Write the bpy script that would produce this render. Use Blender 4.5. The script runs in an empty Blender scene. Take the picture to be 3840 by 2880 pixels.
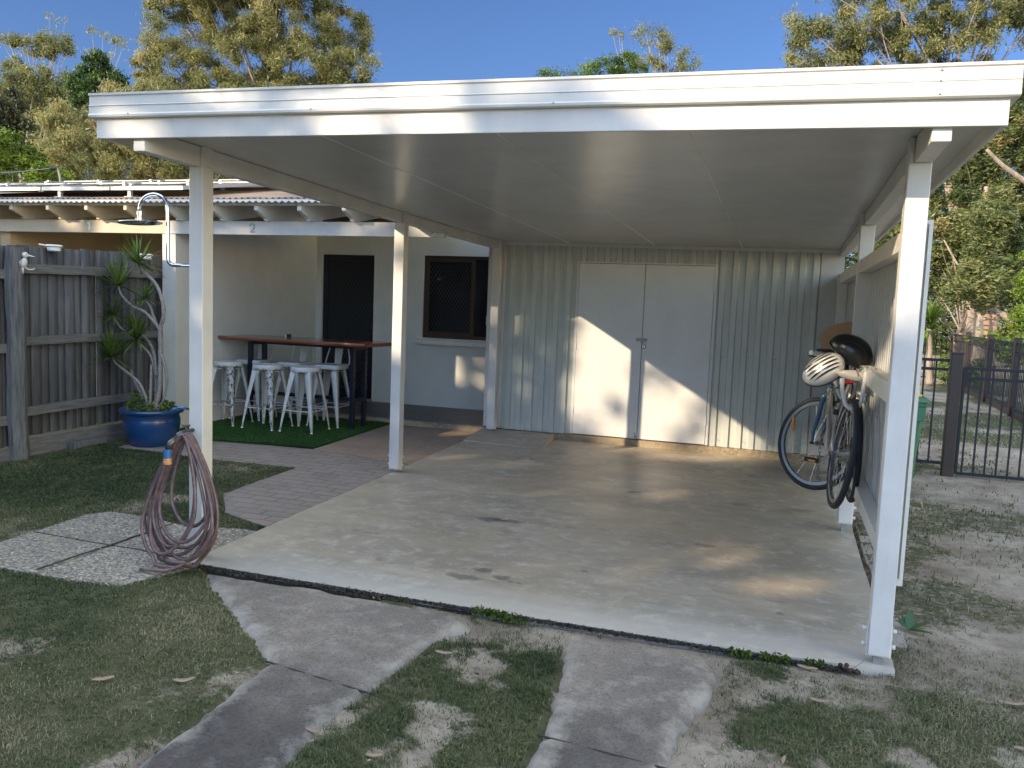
import bpy, math, random
import numpy as np
from mathutils import Vector, Matrix
random.seed(7); RNG = np.random.RandomState(11)
scene = bpy.context.scene
# ------------------------------------------------------------------ camera
CAM = Vector((3.3109, -4.0585, 1.6093)); YAW, PITCH, ROLL = 0.3118, -0.0976, 0.0387
F = Vector((-math.sin(YAW)*math.cos(PITCH), math.cos(YAW)*math.cos(PITCH), math.sin(PITCH)))
R = Vector((math.cos(YAW), math.sin(YAW), 0)); U = R.cross(F)
R2 = math.cos(ROLL)*R + math.sin(ROLL)*U; U2 = -math.sin(ROLL)*R + math.cos(ROLL)*U
cd = bpy.data.cameras.new("camera"); cam = bpy.data.objects.new("camera", cd); scene.collection.objects.link(cam)
m = Matrix.Identity(4)
for i in range(3): m[i][0], m[i][1], m[i][2], m[i][3] = R2[i], U2[i], -F[i], CAM[i]
cam.matrix_world = m
cd.sensor_width = 36; cd.lens = 3117.1/3840*36; cd.clip_start = .05; cd.clip_end = 2000
scene.camera = cam
# ------------------------------------------------------------------ light
SUN_EL = math.radians(20.5); SUN_AZ = math.atan2(-.6, -.8)   # direction towards the sun (x=sin, y=cos)
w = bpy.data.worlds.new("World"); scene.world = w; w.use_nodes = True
nt = w.node_tree; nt.nodes.clear()
sky = nt.nodes.new('ShaderNodeTexSky'); sky.sky_type = 'NISHITA'; sky.sun_disc = False
sky.sun_elevation = SUN_EL; sky.sun_rotation = SUN_AZ; sky.air_density = 1.0; sky.dust_density = .3; sky.ozone_density = 1.6
bg = nt.nodes.new('ShaderNodeBackground'); bg.inputs['Strength'].default_value = .15
# added tint by direction: dimmer and bluer ahead, boosted overhead to brighten the shade
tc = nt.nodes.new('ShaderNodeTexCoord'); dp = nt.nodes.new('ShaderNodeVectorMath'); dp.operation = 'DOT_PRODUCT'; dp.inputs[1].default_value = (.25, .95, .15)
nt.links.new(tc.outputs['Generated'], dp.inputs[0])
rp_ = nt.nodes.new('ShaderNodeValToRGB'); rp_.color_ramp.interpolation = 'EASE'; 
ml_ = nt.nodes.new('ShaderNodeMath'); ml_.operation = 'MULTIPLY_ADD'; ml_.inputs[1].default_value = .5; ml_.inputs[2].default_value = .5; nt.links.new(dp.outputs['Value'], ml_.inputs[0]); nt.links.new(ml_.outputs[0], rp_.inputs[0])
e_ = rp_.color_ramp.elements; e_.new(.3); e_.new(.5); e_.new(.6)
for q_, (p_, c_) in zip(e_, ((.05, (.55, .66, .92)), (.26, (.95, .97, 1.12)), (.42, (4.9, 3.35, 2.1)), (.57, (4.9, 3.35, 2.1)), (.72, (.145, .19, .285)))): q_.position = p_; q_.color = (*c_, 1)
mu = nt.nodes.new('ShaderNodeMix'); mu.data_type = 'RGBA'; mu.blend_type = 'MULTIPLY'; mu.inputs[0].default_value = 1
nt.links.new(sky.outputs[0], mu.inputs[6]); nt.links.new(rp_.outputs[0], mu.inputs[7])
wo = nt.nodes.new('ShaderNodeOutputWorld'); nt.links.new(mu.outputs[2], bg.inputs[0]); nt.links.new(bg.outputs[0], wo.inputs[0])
sl = bpy.data.lights.new("sun", 'SUN'); sl.energy = 2.0; sl.angle = math.radians(.53); sl.color = (1, .82, .58)
so = bpy.data.objects.new("sun", sl); scene.collection.objects.link(so)
sd = Vector((math.sin(SUN_AZ)*math.cos(SUN_EL), math.cos(SUN_AZ)*math.cos(SUN_EL), math.sin(SUN_EL)))
so.rotation_euler = sd.to_track_quat('Z', 'Y').to_euler(); so.location = sd*50
scene.view_settings.view_transform = 'Standard'; scene.view_settings.look = 'None'
scene.view_settings.exposure = 1.82; scene.view_settings.gamma = 1
scene.render.engine = 'CYCLES'
scene.cycles.max_bounces = 7; scene.cycles.diffuse_bounces = 4; scene.cycles.transparent_max_bounces = 8

# ------------------------------------------------------------------ helpers
def tag(o, label=None, cat=None, group=None, kind=None):
    if label: o['label'] = label
    if cat: o['category'] = cat
    if group: o['group'] = group
    if kind: o['kind'] = kind
    return o
def thing(name, label, cat, loc=(0, 0, 0), group=None):
    o = bpy.data.objects.new(name, None); scene.collection.objects.link(o)
    o.location = loc; o.empty_display_size = .1
    return tag(o, label, cat, group)
def world_loc(o):
    v = Vector((0, 0, 0))
    while o is not None:
        v += o.location; o = o.parent
    return v
class MB:
    def __init__(s): s.v = []; s.f = []
    def add(s, vs, fs):
        b = len(s.v); s.v += [tuple(v) for v in vs]; s.f += [tuple(b+i for i in f) for f in fs]; return s
    def box(s, x0, x1, y0, y1, z0, z1):
        return s.add([(x0,y0,z0),(x1,y0,z0),(x1,y1,z0),(x0,y1,z0),(x0,y0,z1),(x1,y0,z1),(x1,y1,z1),(x0,y1,z1)],
                     [(0,3,2,1),(4,5,6,7),(0,1,5,4),(1,2,6,5),(2,3,7,6),(3,0,4,7)])
    def hexa(s, p):   # 8 points: bottom 4 ccw, top 4 ccw
        return s.add(p, [(0,3,2,1),(4,5,6,7),(0,1,5,4),(1,2,6,5),(2,3,7,6),(3,0,4,7)])
    def bar(s, p0, p1, wd, ht, up=(0,0,1)):
        p0 = Vector(p0); p1 = Vector(p1); d = (p1-p0).normalized(); u = Vector(up); sd_ = d.cross(u)
        if sd_.length < 1e-4: sd_ = d.cross(Vector((1,0,0)))
        sd_.normalize(); u = sd_.cross(d).normalized(); a = sd_*wd/2; b = u*ht/2
        return s.hexa([p0-a-b, p0+a-b, p1+a-b, p1-a-b, p0-a+b, p0+a+b, p1+a+b, p1-a+b])
    def tube(s, pts, r, n=8, cap=True, closed=False):
        pts = [Vector(p) for p in pts]; N = len(pts); rs = r if hasattr(r, '__len__') else [r]*N
        b = len(s.v); prev = None
        for i, p in enumerate(pts):
            if closed: t = pts[(i+1) % N]-pts[i-1]
            else: t = pts[min(i+1, N-1)]-pts[max(i-1, 0)]
            if t.length < 1e-9: t = Vector((0,0,1))
            t.normalize()
            if prev is None:
                a = Vector((0,0,1)) if abs(t.z) < .9 else Vector((1,0,0)); nrm = t.cross(a).normalized()
            else:
                nrm = prev-t*prev.dot(t)
                nrm = nrm.normalized() if nrm.length > 1e-6 else t.cross(Vector((1,0,0))).normalized()
            prev = nrm; bn = t.cross(nrm)
            for k in range(n):
                a = 2*math.pi*k/n; q = p+(nrm*math.cos(a)+bn*math.sin(a))*rs[i]; s.v.append(tuple(q))
        M = N if closed else N-1
        for i in range(M):
            for k in range(n):
                a, c = b+i*n+k, b+i*n+(k+1) % n; d, e = b+((i+1) % N)*n+k, b+((i+1) % N)*n+(k+1) % n
                s.f.append((a, c, e, d))
        if cap and not closed:
            s.f.append(tuple(b+k for k in range(n-1, -1, -1))); s.f.append(tuple(b+(N-1)*n+k for k in range(n)))
        return s
    def lathe(s, prof, c=(0,0,0), n=32, axis='z'):
        b = len(s.v); c = Vector(c)
        for r_, h in prof:
            for k in range(n):
                a = 2*math.pi*k/n; x, y = r_*math.cos(a), r_*math.sin(a)
                q = (x, y, h) if axis == 'z' else ((h, x, y) if axis == 'x' else (x, h, y))
                s.v.append(tuple(c+Vector(q)))
        for i in range(len(prof)-1):
            for k in range(n):
                a, c2 = b+i*n+k, b+i*n+(k+1) % n; s.f.append((a, c2, c2+n, a+n))
        if prof[0][0] > 1e-5: s.f.append(tuple(b+k for k in range(n-1, -1, -1)))
        if prof[-1][0] > 1e-5: s.f.append(tuple(b+(len(prof)-1)*n+k for k in range(n)))
        return s
    def ell(s, c, rx, ry, rz, n=20, m_=12, rot=None, zmin=-1.0):
        b = len(s.v); c = Vector(c)
        for i in range(m_+1):
            ph = math.asin(max(-1, zmin))+(math.pi/2-math.asin(max(-1, zmin)))*i/m_
            for k in range(n):
                a = 2*math.pi*k/n; q = Vector((rx*math.cos(ph)*math.cos(a), ry*math.cos(ph)*math.sin(a), rz*math.sin(ph)))
                if rot is not None: q = rot @ q
                s.v.append(tuple(c+q))
        for i in range(m_):
            for k in range(n):
                a, c2 = b+i*n+k, b+i*n+(k+1) % n; s.f.append((a, c2, c2+n, a+n))
        return s
    def prism(s, poly, d, place):   # poly: 2-D points, place(u, v, t) -> 3-D, thickness t from 0 to d
        n = len(poly); b = len(s.v)
        for t in (0, d):
            for u_, v_ in poly: s.v.append(tuple(place(u_, v_, t)))
        s.f.append(tuple(b+i for i in range(n-1, -1, -1))); s.f.append(tuple(b+n+i for i in range(n)))
        for i in range(n): s.f.append((b+i, b+(i+1) % n, b+n+(i+1) % n, b+n+i))
        return s
    def build(s, name, mat, parent=None, smooth=False, bevel=0, kind=None, auto=None):
        off = world_loc(parent) if parent is not None else Vector((0,0,0))
        me = bpy.data.meshes.new(name); me.from_pydata([(v[0]-off.x, v[1]-off.y, v[2]-off.z) for v in s.v], [], s.f)
        me.materials.append(mat); me.update()
        o = bpy.data.objects.new(name, me); scene.collection.objects.link(o)
        if parent is not None: o.parent = parent
        if smooth: me.polygons.foreach_set('use_smooth', [True]*len(me.polygons))
        if smooth and auto:
            me.set_sharp_from_angle(angle=math.radians(auto))
        if bevel:
            bm_ = o.modifiers.new('bevel', 'BEVEL'); bm_.width = bevel; bm_.segments = 2; bm_.limit_method = 'ANGLE'; bm_.angle_limit = math.radians(40)
        if kind: o['kind'] = kind
        return o
def npmesh(name, V, Q, mat, parent=None, attr=None, smooth=False, tri=False):
    off = world_loc(parent) if parent is not None else Vector((0,0,0))
    V = np.asarray(V, dtype=np.float32)-np.array(off, dtype=np.float32); Q = np.asarray(Q, dtype=np.int32); k = Q.shape[1]
    me = bpy.data.meshes.new(name); me.vertices.add(len(V)); me.vertices.foreach_set('co', V.ravel())
    me.loops.add(Q.size); me.loops.foreach_set('vertex_index', Q.ravel())
    me.polygons.add(len(Q)); me.polygons.foreach_set('loop_start', np.arange(0, Q.size, k, dtype=np.int32))
    if smooth: me.polygons.foreach_set('use_smooth', np.ones(len(Q), dtype=bool))
    me.update(calc_edges=True)
    if attr:
        for an, av in attr.items():
            a = me.attributes.new(an, 'FLOAT', 'POINT'); a.data.foreach_set('value', np.asarray(av, dtype=np.float32))
    me.materials.append(mat)
    o = bpy.data.objects.new(name, me); scene.collection.objects.link(o)
    if parent is not None: o.parent = parent
    return o
def copy_tree(o, parent=None):
    c = o.copy(); scene.collection.objects.link(c); c.parent = parent
    for ch in list(o.children): copy_tree(ch, c)
    return c

# ------------------------------------------------------------------ materials
def lin(c): return tuple(((x/255)/12.92 if x/255 < .04045 else ((x/255+.055)/1.055)**2.4) for x in c)
class NM:
    def __init__(s, name):
        s.m = bpy.data.materials.new(name); s.m.use_nodes = True; s.t = s.m.node_tree; s.n = s.t.nodes
        s.b = s.n['Principled BSDF']; s.tc = None
    def N(s, typ, **k):
        n = s.n.new(typ)
        for a, b in k.items():
            if a in n.inputs: n.inputs[a].default_value = b
            else: setattr(n, a, b)
        return n
    def L(s, a, b): s.t.links.new(a, b)
    def coord(s, kind='Object', scale=(1,1,1)):
        if s.tc is None: s.tc = s.N('ShaderNodeTexCoord')
        mp = s.N('ShaderNodeMapping'); mp.inputs['Scale'].default_value = scale; s.L(s.tc.outputs[kind], mp.inputs[0]); return mp.outputs[0]
    def noise(s, scale, detail=4, rough=.55, sc=(1,1,1), kind='Object', dist=0):
        n = s.N('ShaderNodeTexNoise'); n.inputs['Scale'].default_value = scale; n.inputs['Detail'].default_value = detail
        n.inputs['Roughness'].default_value = rough; n.inputs['Distortion'].default_value = dist
        s.L(s.coord(kind, sc), n.inputs['Vector']); return n.outputs['Fac']
    def ramp(s, src, stops):
        r_ = s.N('ShaderNodeValToRGB'); e = r_.color_ramp.elements
        while len(e) < len(stops): e.new(.5)
        for q, (p, c) in zip(e, stops): q.position = p; q.color = (*c, 1) if len(c) == 3 else c
        s.L(src, r_.inputs[0]); return r_.outputs[0]
    def mix(s, fac, a, b, typ='MIX'):
        x = s.N('ShaderNodeMix'); x.data_type = 'RGBA'; x.blend_type = typ
        for sock, v in ((x.inputs[0], fac), (x.inputs[6], a), (x.inputs[7], b)):
            if isinstance(v, (int, float)): sock.default_value = v
            elif isinstance(v, tuple): sock.default_value = (*v, 1)
            else: s.L(v, sock)
        return x.outputs[2]
    def math(s, op, a, b=0):
        x = s.N('ShaderNodeMath'); x.operation = op
        for sock, v in ((x.inputs[0], a), (x.inputs[1], b)):
            if isinstance(v, (int, float)): sock.default_value = v
            else: s.L(v, sock)
        return x.outputs[0]
    def bump(s, src, strength=.3, dist=.01):
        b = s.N('ShaderNodeBump'); b.inputs['Strength'].default_value = strength; b.inputs['Distance'].default_value = dist
        s.L(src, b.inputs['Height']); s.L(b.outputs[0], s.b.inputs['Normal'])
    def col(s, c):
        if isinstance(c, tuple): s.b.inputs['Base Color'].default_value = (*c, 1)
        else: s.L(c, s.b.inputs['Base Color'])
    def set(s, rough=.6, metal=0, spec=.5, coat=0):
        s.b.inputs['Roughness'].default_value = rough; s.b.inputs['Metallic'].default_value = metal
        s.b.inputs['Specular IOR Level'].default_value = spec; s.b.inputs['Coat Weight'].default_value = coat
        return s.m
BW = (0, 0, 0), (1, 1, 1)
def paint(name, c, dirt=.12, rough=.42, bscale=60, bstr=.08, sc=(1,1,1), chips=0):
    n = NM(name); a = n.noise(3.2, 6, .62); b = n.noise(22, 5, .6, sc)
    dark = tuple(x*(1-dirt*1.8) for x in c)
    cc = n.mix(n.ramp(a, [(.35, BW[0]), (.68, BW[1])]), dark, c); cc = n.mix(n.ramp(b, [(.56, BW[0]), (.8, BW[1])]), cc, tuple(x*(1-dirt) for x in c))
    st_ = n.noise(9, 5, .65, (3.5, 3.5, .25)); cc = n.mix(n.math('MULTIPLY', n.ramp(st_, [(.52, BW[0]), (.74, BW[1])]), min(.5, dirt*3)), cc, tuple(x*.72 for x in c))
    if chips:
        k = n.ramp(n.noise(38, 3, .7), [(.66, BW[0]), (.68, BW[1])]); cc = n.mix(k, cc, (.12, .1, .08))
    n.col(cc); n.bump(n.noise(bscale, 4, .6, sc), bstr, .004); return n.set(rough)
def plain(name, c, rough=.5, metal=0, var=.15, scale=8, coat=0, bump=0):
    n = NM(name); n.col(n.mix(n.noise(scale, 4), tuple(x*(1-var) for x in c), tuple(min(1, x*(1+var)) for x in c)))
    if bump: n.bump(n.noise(scale*6, 3), bump, .003)
    return n.set(rough, metal, .5, coat)
M = {}
M['white'] = paint('white_paint', (.68, .655, .605), .085, .42, 45, .3, (1,1,.12))
M['gutter'] = paint('gutter_paint', (.67, .645, .59), .07, .3, 30, .02)
M['ceiling'] = paint('ceiling_paint', (.56, .55, .525), .06, .27, 6, .12, (1,3,1))
M['steel_sheet'] = paint('wall_sheet_paint', (.52, .535, .49), .06, .4, 8, .05, (1,1,.1))
M['side_sheet'] = paint('side_sheet_paint', (.50, .50, .475), .08, .4, 8, .05, (1,1,.1))
M['door'] = paint('door_paint', (.68, .67, .65), .05, .42, 8, .03)
M['render'] = paint('rendered_wall', (.66, .64, .575), .05, .7, 160, .25)
M['beige'] = paint('beige_wall', (.50, .36, .20), .06, .7, 120, .25)
M['beige_wood'] = paint('beige_trim', (.60, .50, .36), .12, .55, 40, .3, (.2,1,1))
M['black'] = plain('black_metal', (.016, .017, .02), .35, .3)
M['black_pl'] = plain('black_plastic', (.014, .014, .016), .3)
M['tyre'] = plain('tyre_rubber', (.016, .018, .024), .65, 0, .3, 30)
M['chrome'] = plain('chrome', (.85, .86, .88), .07, 1, .03)
M['steel'] = plain('bare_steel', (.5, .5, .5), .32, 1, .2, 40)
M['galv'] = plain('dull_galvanised', (.30, .30, .28), .5, .6, .3, 40)
M['alu'] = plain('aluminium', (.50, .475, .44), .4, .6, .1, 20)
M['brownframe'] = plain('bronze_window_frame', (.075, .048, .032), .35, .4)
M['orange'] = plain('orange_reflector', (.75, .26, .02), .25)
M['red'] = plain('red_plastic', (.25, .01, .01), .25)
M['blueframe'] = plain('blue_frame_paint', (.05, .13, .22), .25, .4, .1, 8, .5)
M['silverframe'] = plain('silver_frame_paint', (.50, .49, .46), .28, .6, .1, 8, .4)
M['saddle'] = plain('grey_saddle', (.34, .32, .29), .45)
M['tan'] = plain('tan_board', (.42, .24, .11), .6, 0, .2, 5)
M['tabletop'] = None
def wood(name, c1, c2, sc, rough=.5, scale=4, coat=0, bs=.25):
    n = NM(name); a = n.noise(scale, 8, .65, sc, dist=.6); n.col(n.mix(n.ramp(a, [(.3, BW[0]), (.72, BW[1])]), c1, c2)); n.bump(a, bs, .004)
    return n.set(rough, 0, .5, coat)
M['tabletop'] = wood('redgum_slab', (.15, .045, .022), (.33, .115, .055), (.6, 9, 9), .22, 4, .5, .05)
M['greywood'] = wood('weathered_timber', (.045, .047, .052), (.18, .175, .168), (9, 9, .7), .9, 5)
M['greyrail'] = wood('weathered_rail', (.07, .07, .073), (.19, .185, .178), (9, .8, 9), .9, 5)
M['brownpost'] = plain('brown_post_paint', (.035, .022, .016), .5, 0, .2)
M['darkgate'] = plain('black_fence_metal', (.006, .007, .011), .6, 0)
M['tablemetal'] = plain('navy_black_steel', (.012, .014, .028), .35, .2)
def m_glass():
    n = NM('dark_glass'); n.col((.012, .013, .016)); n.b.inputs['IOR'].default_value = 1.45; return n.set(.04, 0, .5)
M['glass'] = m_glass()
def m_mesh():   # diamond security grille
    n = NM('security_mesh'); n.col((.02, .02, .022)); return n.set(.35, .5)
M['mesh'] = m_mesh()
def m_stool(chip):
    n = NM('worn_white_stool_%d' % chip)
    a = n.noise(26, 5, .65); g = n.ramp(a, [(.5, (0,)*3), (.72, (1,)*3)])
    c = n.mix(g, (.62, .60, .545), (.50, .47, .40))
    if chip:
        oz = n.N('ShaderNodeSeparateXYZ'); n.L(n.coord('Object'), oz.inputs[0])
        k = n.noise(44, 4, .72, (1, 1, .6)); low = {1: .535, 2: .545}[chip]
        msk = n.ramp(k, [(low, BW[0]), (low+.012, BW[1])])
        front = n.math('LESS_THAN', n.math('SUBTRACT', oz.outputs[1], oz.outputs[0]), -.10)  # the worn corner legs
        msk = n.math('MULTIPLY', n.math('MULTIPLY', msk, front), n.math('LESS_THAN', oz.outputs[2], .69))
        c = n.mix(msk, c, (.035, .022, .016))
    n.col(c); n.bump(a, .1, .002); return n.set(.38)
for q in (0, 1, 2): M['stool%d' % q] = m_stool(q)
def m_concrete(name, c, dark, light, stain=.5, scale=1.3, rough=.55, speck=0, streak=(1,1,1), bs=.25):
    n = NM(name)
    a = n.noise(scale, 8, .62, streak, dist=.4); b = n.noise(scale*7, 6, .65); d = n.noise(190, 3, .7)
    cc = n.mix(n.ramp(a, [(.40, BW[0]), (.60, BW[1])]), dark, c)
    cc = n.mix(n.math('MULTIPLY', n.ramp(b, [(.5, BW[0]), (.66, BW[1])]), .75), cc, light)
    cc = n.mix(.35, cc, n.ramp(d, [(.3, tuple(x*.55 for x in c)), (.7, tuple(min(1, x*1.5) for x in c))]))
    if speck:
        v = n.N('ShaderNodeTexVoronoi'); v.inputs['Scale'].default_value = speck; n.L(n.coord('Object'), v.inputs['Vector'])
        r_ = n.ramp(v.outputs['Distance'], [(.05, (1,1,1)), (.13, (0,0,0))]); rc = n.math('GREATER_THAN', v.outputs['Color'], .75)
        cc = n.mix(n.math('MULTIPLY', r_, n.math('MULTIPLY', rc, .6)), cc, (.6, .58, .54))
    if stain:
        s2 = n.noise(2.1, 3, .5, (1.0, 1.6, 1)); cc = n.mix(n.math('MULTIPLY', n.ramp(s2, [(.62, BW[0]), (.72, BW[1])]), stain), cc, tuple(x*.42 for x in dark))
    n.col(cc); n.bump(n.mix(.5, d, b), bs, .004)
    return n, cc
def m_slab():
    n, cc = m_concrete('carport_concrete', (.48, .40, .295), (.29, .255, .205), (.66, .59, .48), .45, 1.25, .5, 0, (.6, 1.9, 1), .15)
    rr = n.ramp(n.noise(1.1, 5, .6), [(.3, (.34,)*3), (.7, (.6,)*3)]); n.L(rr, n.b.inputs['Roughness']); n.b.inputs['Specular IOR Level'].default_value = .5
    # scattered oil marks
    v = n.N('ShaderNodeTexVoronoi'); v.inputs['Scale'].default_value = .85; n.L(n.coord('Object', (1, 1.8, 0)), v.inputs['Vector'])
    wob = n.math('ADD', v.outputs['Distance'], n.math('MULTIPLY', n.noise(14, 3, .6), .12))
    sp = n.ramp(wob, [(.085, (1,1,1)), (.105, (0,0,0))])
    c2 = n.mix(n.math('MULTIPLY', sp, .65), cc, (.06, .055, .05))
    fine = n.noise(7, 8, .75, (.8, 1.5, 1), dist=.8); c2 = n.mix(n.math('MULTIPLY', n.ramp(fine, [(.48, BW[0]), (.72, BW[1])]), .38), c2, (.19, .17, .14))
    tn = n.noise(.8, 4, .6); c2 = n.mix(n.math('MULTIPLY', n.ramp(tn, [(.42, BW[0]), (.62, BW[1])]), .45), c2, (.42, .325, .21))
    sx = n.N('ShaderNodeSeparateXYZ'); n.L(n.coord('Object'), sx.inputs[0])     # bleached, worn front lip
    lip = n.math('ADD', sx.outputs[1], n.math('MULTIPLY', n.noise(5, 6, .7, (.6, 2, 1)), -.55)); c2 = n.mix(n.math('MULTIPLY', n.ramp(n.math('ADD', lip, .5), [(.22, BW[1]), (.62, BW[0])]), .5), c2, (.60, .57, .52))
    for (ax, ay, ar, asx) in ((1.36,1.58,.07,2.0),(1.5,1.6,.05,3.2),(1.70,.52,.05,1.5),(1.83,.44,.045,1.6),(1.95,.38,.03,1.5),(1.62,.36,.055,2.6),(2.9,1.6,.05,1.6),(2.2,2.9,.05,1.4)):
        mp = n.N('ShaderNodeVectorMath'); mp.operation = 'SUBTRACT'; n.L(n.coord('Object'), mp.inputs[0]); mp.inputs[1].default_value = (ax, ay, 0)
        m2 = n.N('ShaderNodeVectorMath'); m2.operation = 'MULTIPLY'; n.L(mp.outputs[0], m2.inputs[0]); m2.inputs[1].default_value = (1/asx, 1, 0)
        ln = n.N('ShaderNodeVectorMath'); ln.operation = 'LENGTH'; n.L(m2.outputs[0], ln.inputs[0])
        dd_ = n.math('ADD', ln.outputs['Value'], n.math('MULTIPLY', n.math('SUBTRACT', n.noise(13, 5, .7), .5), .14)); c2 = n.mix(n.math('MULTIPLY', n.ramp(dd_, [(ar*.55, BW[1]), (ar, BW[0])]), .55), c2, (.08, .075, .07))
    n.col(c2); return n.m
M['slab'] = m_slab()
def mc(*a, **k):
    n, c = m_concrete(*a, **k); n.b.inputs['Roughness'].default_value = .85; return n.m
def m_drive():
    n, cc = m_concrete('old_driveway_concrete', (.27, .225, .185), (.15, .13, .115), (.38, .34, .29), 0, 1.3, .85, 70, (1,1,1), .8)
    grit = n.ramp(n.noise(75, 4, .8), [(.34, (.35,)*3), (.5, (1,)*3), (.72, (1.0,)*3)]); cc = n.mix(.8, cc, grit, 'MULTIPLY')
    sx = n.N('ShaderNodeSeparateXYZ'); n.L(n.coord('Object'), sx.inputs[0])     # the slabs further out are older and darker
    old = n.math('ADD', sx.outputs[1], n.math('MULTIPLY', n.noise(2.2, 5, .6), 1.1)); od = n.ramp(n.math('MULTIPLY_ADD' if False else 'ADD', old, .9), [(0.0, (.36, .36, .385)), (.85, (.96, .95, .93))])
    cc = n.mix(1.0, cc, od, 'MULTIPLY')
    cr = n.N('ShaderNodeTexVoronoi'); cr.feature = 'DISTANCE_TO_EDGE'; cr.inputs['Scale'].default_value = .9; n.L(n.coord('Object', (1, 1, 0)), cr.inputs['Vector'])
    at = n.N('ShaderNodeAttribute'); at.attribute_name = 'edge'
    e = n.math('ADD', at.outputs['Fac'], n.math('MULTIPLY', n.math('SUBTRACT', n.noise(4, 7, .75), .5), .5))
    sand = n.mix(n.noise(120, 3, .7), (.30, .26, .21), (.60, .54, .46)); cc = n.mix(n.ramp(e, [(.0, (.6,)*3), (.10, (0,)*3)]), cc, sand)
    pt = n.ramp(n.noise(2.7, 6, .7, (1, 1.8, 1)), [(.60, (0,)*3), (.74, (.35,)*3)]); cc = n.mix(pt, cc, (.42, .38, .33))
    n.col(cc); n.b.inputs['Roughness'].default_value = .9; return n.m
M['drive'] = m_drive()
M['brownconc'] = mc('brown_concrete', (.33, .235, .155), (.25, .175, .12), (.42, .32, .225), 0, 2)
M['kerb'] = mc('kerb_concrete', (.32, .25, .16), (.16, .125, .085), (.42, .35, .25), .3, 4)
def m_brick():
    n = NM('brick_pavers'); br = n.N('ShaderNodeTexBrick'); n.L(n.coord('Object', (1,1,1)), br.inputs['Vector'])
    br.inputs['Scale'].default_value = 1; br.inputs['Brick Width'].default_value = .23; br.inputs['Row Height'].default_value = .115
    br.inputs['Mortar Size'].default_value = .007; br.inputs['Color1'].default_value = (.31, .22, .165, 1); br.inputs['Color2'].default_value = (.20, .155, .13, 1)
    br.inputs['Mortar'].default_value = (.045, .038, .03, 1); br.inputs['Mortar Smooth'].default_value = .2
    a = n.noise(3, 6, .6); c = n.mix(n.ramp(a, [(.3, (0,)*3), (.75, (.6,)*3)]), br.outputs['Color'], (.36, .31, .26))
    n.col(n.mix(.3, c, n.ramp(n.noise(120, 3), [(.3, (.10,.085,.07)), (.7, (.42,.36,.30))])))
    n.bump(n.math('SUBTRACT', n.noise(60, 4), n.math('MULTIPLY', br.outputs['Fac'], 2)), .5, .004); return n.set(.85)
M['brick'] = m_brick()
def m_tiles():
    n = NM('verandah_pavers'); br = n.N('ShaderNodeTexBrick'); n.L(n.coord('Object', (1,1,1)), br.inputs['Vector'])
    br.inputs['Scale'].default_value = 1; br.inputs['Brick Width'].default_value = .23; br.inputs['Row Height'].default_value = .115
    br.inputs['Mortar Size'].default_value = .005; br.inputs['Color1'].default_value = (.14, .128, .12, 1); br.inputs['Color2'].default_value = (.11, .10, .10, 1); br.inputs['Mortar'].default_value = (.05, .05, .05, 1)
    n.col(br.outputs['Color']); n.bump(n.math('MULTIPLY', br.outputs['Fac'], -1), .5, .004); return n.set(.5)
M['tiles'] = m_tiles()
def m_aggregate():
    n = NM('exposed_pebbles'); v = n.N('ShaderNodeTexVoronoi'); v.inputs['Scale'].default_value = 62; n.L(n.coord('Object'), v.inputs['Vector'])
    sep = n.N('ShaderNodeSeparateColor'); n.L(v.outputs['Color'], sep.inputs[0])
    c = n.ramp(sep.outputs[0], [(0, (.20,.18,.165)), (.3, (.34,.29,.22)), (.6, (.50,.42,.29)), (.85, (.38,.36,.33)), (1, (.68,.62,.50))])
    e = n.ramp(v.outputs['Distance'], [(.35, (1,)*3), (.8, (.5,)*3)]); c = n.mix(1.0, c, e, 'MULTIPLY')
    c = n.mix(n.ramp(n.noise(2.6, 5, .6), [(.45, (0,)*3), (.75, (.45,)*3)]), c, (.15, .13, .11)); n.col(c)
    n.bump(n.math('MULTIPLY', v.outputs['Distance'], -1), 1, .012); return n.set(.7)
M['aggregate'] = m_aggregate()
def m_ground():
    n = NM('sandy_soil'); at = n.N('ShaderNodeAttribute'); at.attribute_name = 'grass'; g = at.outputs['Fac']
    a = n.noise(2.4, 7, .65); b = n.noise(14, 6, .7); c = n.noise(160, 3, .7)
    sand = n.mix(n.ramp(a, [(.36, (0,)*3), (.62, (1,)*3)]), (.22, .165, .115), (.52, .435, .34))
    sand = n.mix(n.ramp(b, [(.5, (0,)*3), (.68, (.85,)*3)]), sand, (.15, .125, .085))
    sand = n.mix(.35, sand, n.ramp(c, [(.3, (.10,.075,.055)), (.75, (.60,.51,.40))]))
    soil = n.mix(n.ramp(b, [(.35, (0,)*3), (.7, (1,)*3)]), (.07, .08, .035), (.16, .145, .08))
    gg = n.math('ADD', g, n.math('ADD', n.math('MULTIPLY', n.math('SUBTRACT', n.noise(9, 6, .7), .5), 1.0), n.math('MULTIPLY', n.math('SUBTRACT', n.noise(34, 5, .75), .5), 1.3)))
    n.col(n.mix(n.ramp(gg, [(.38, (0,)*3), (.6, (1,)*3)]), sand, soil)); n.bump(n.mix(.5, b, c), .9, .02); return n.set(.95, 0, .2)
M['ground'] = m_ground()
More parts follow.
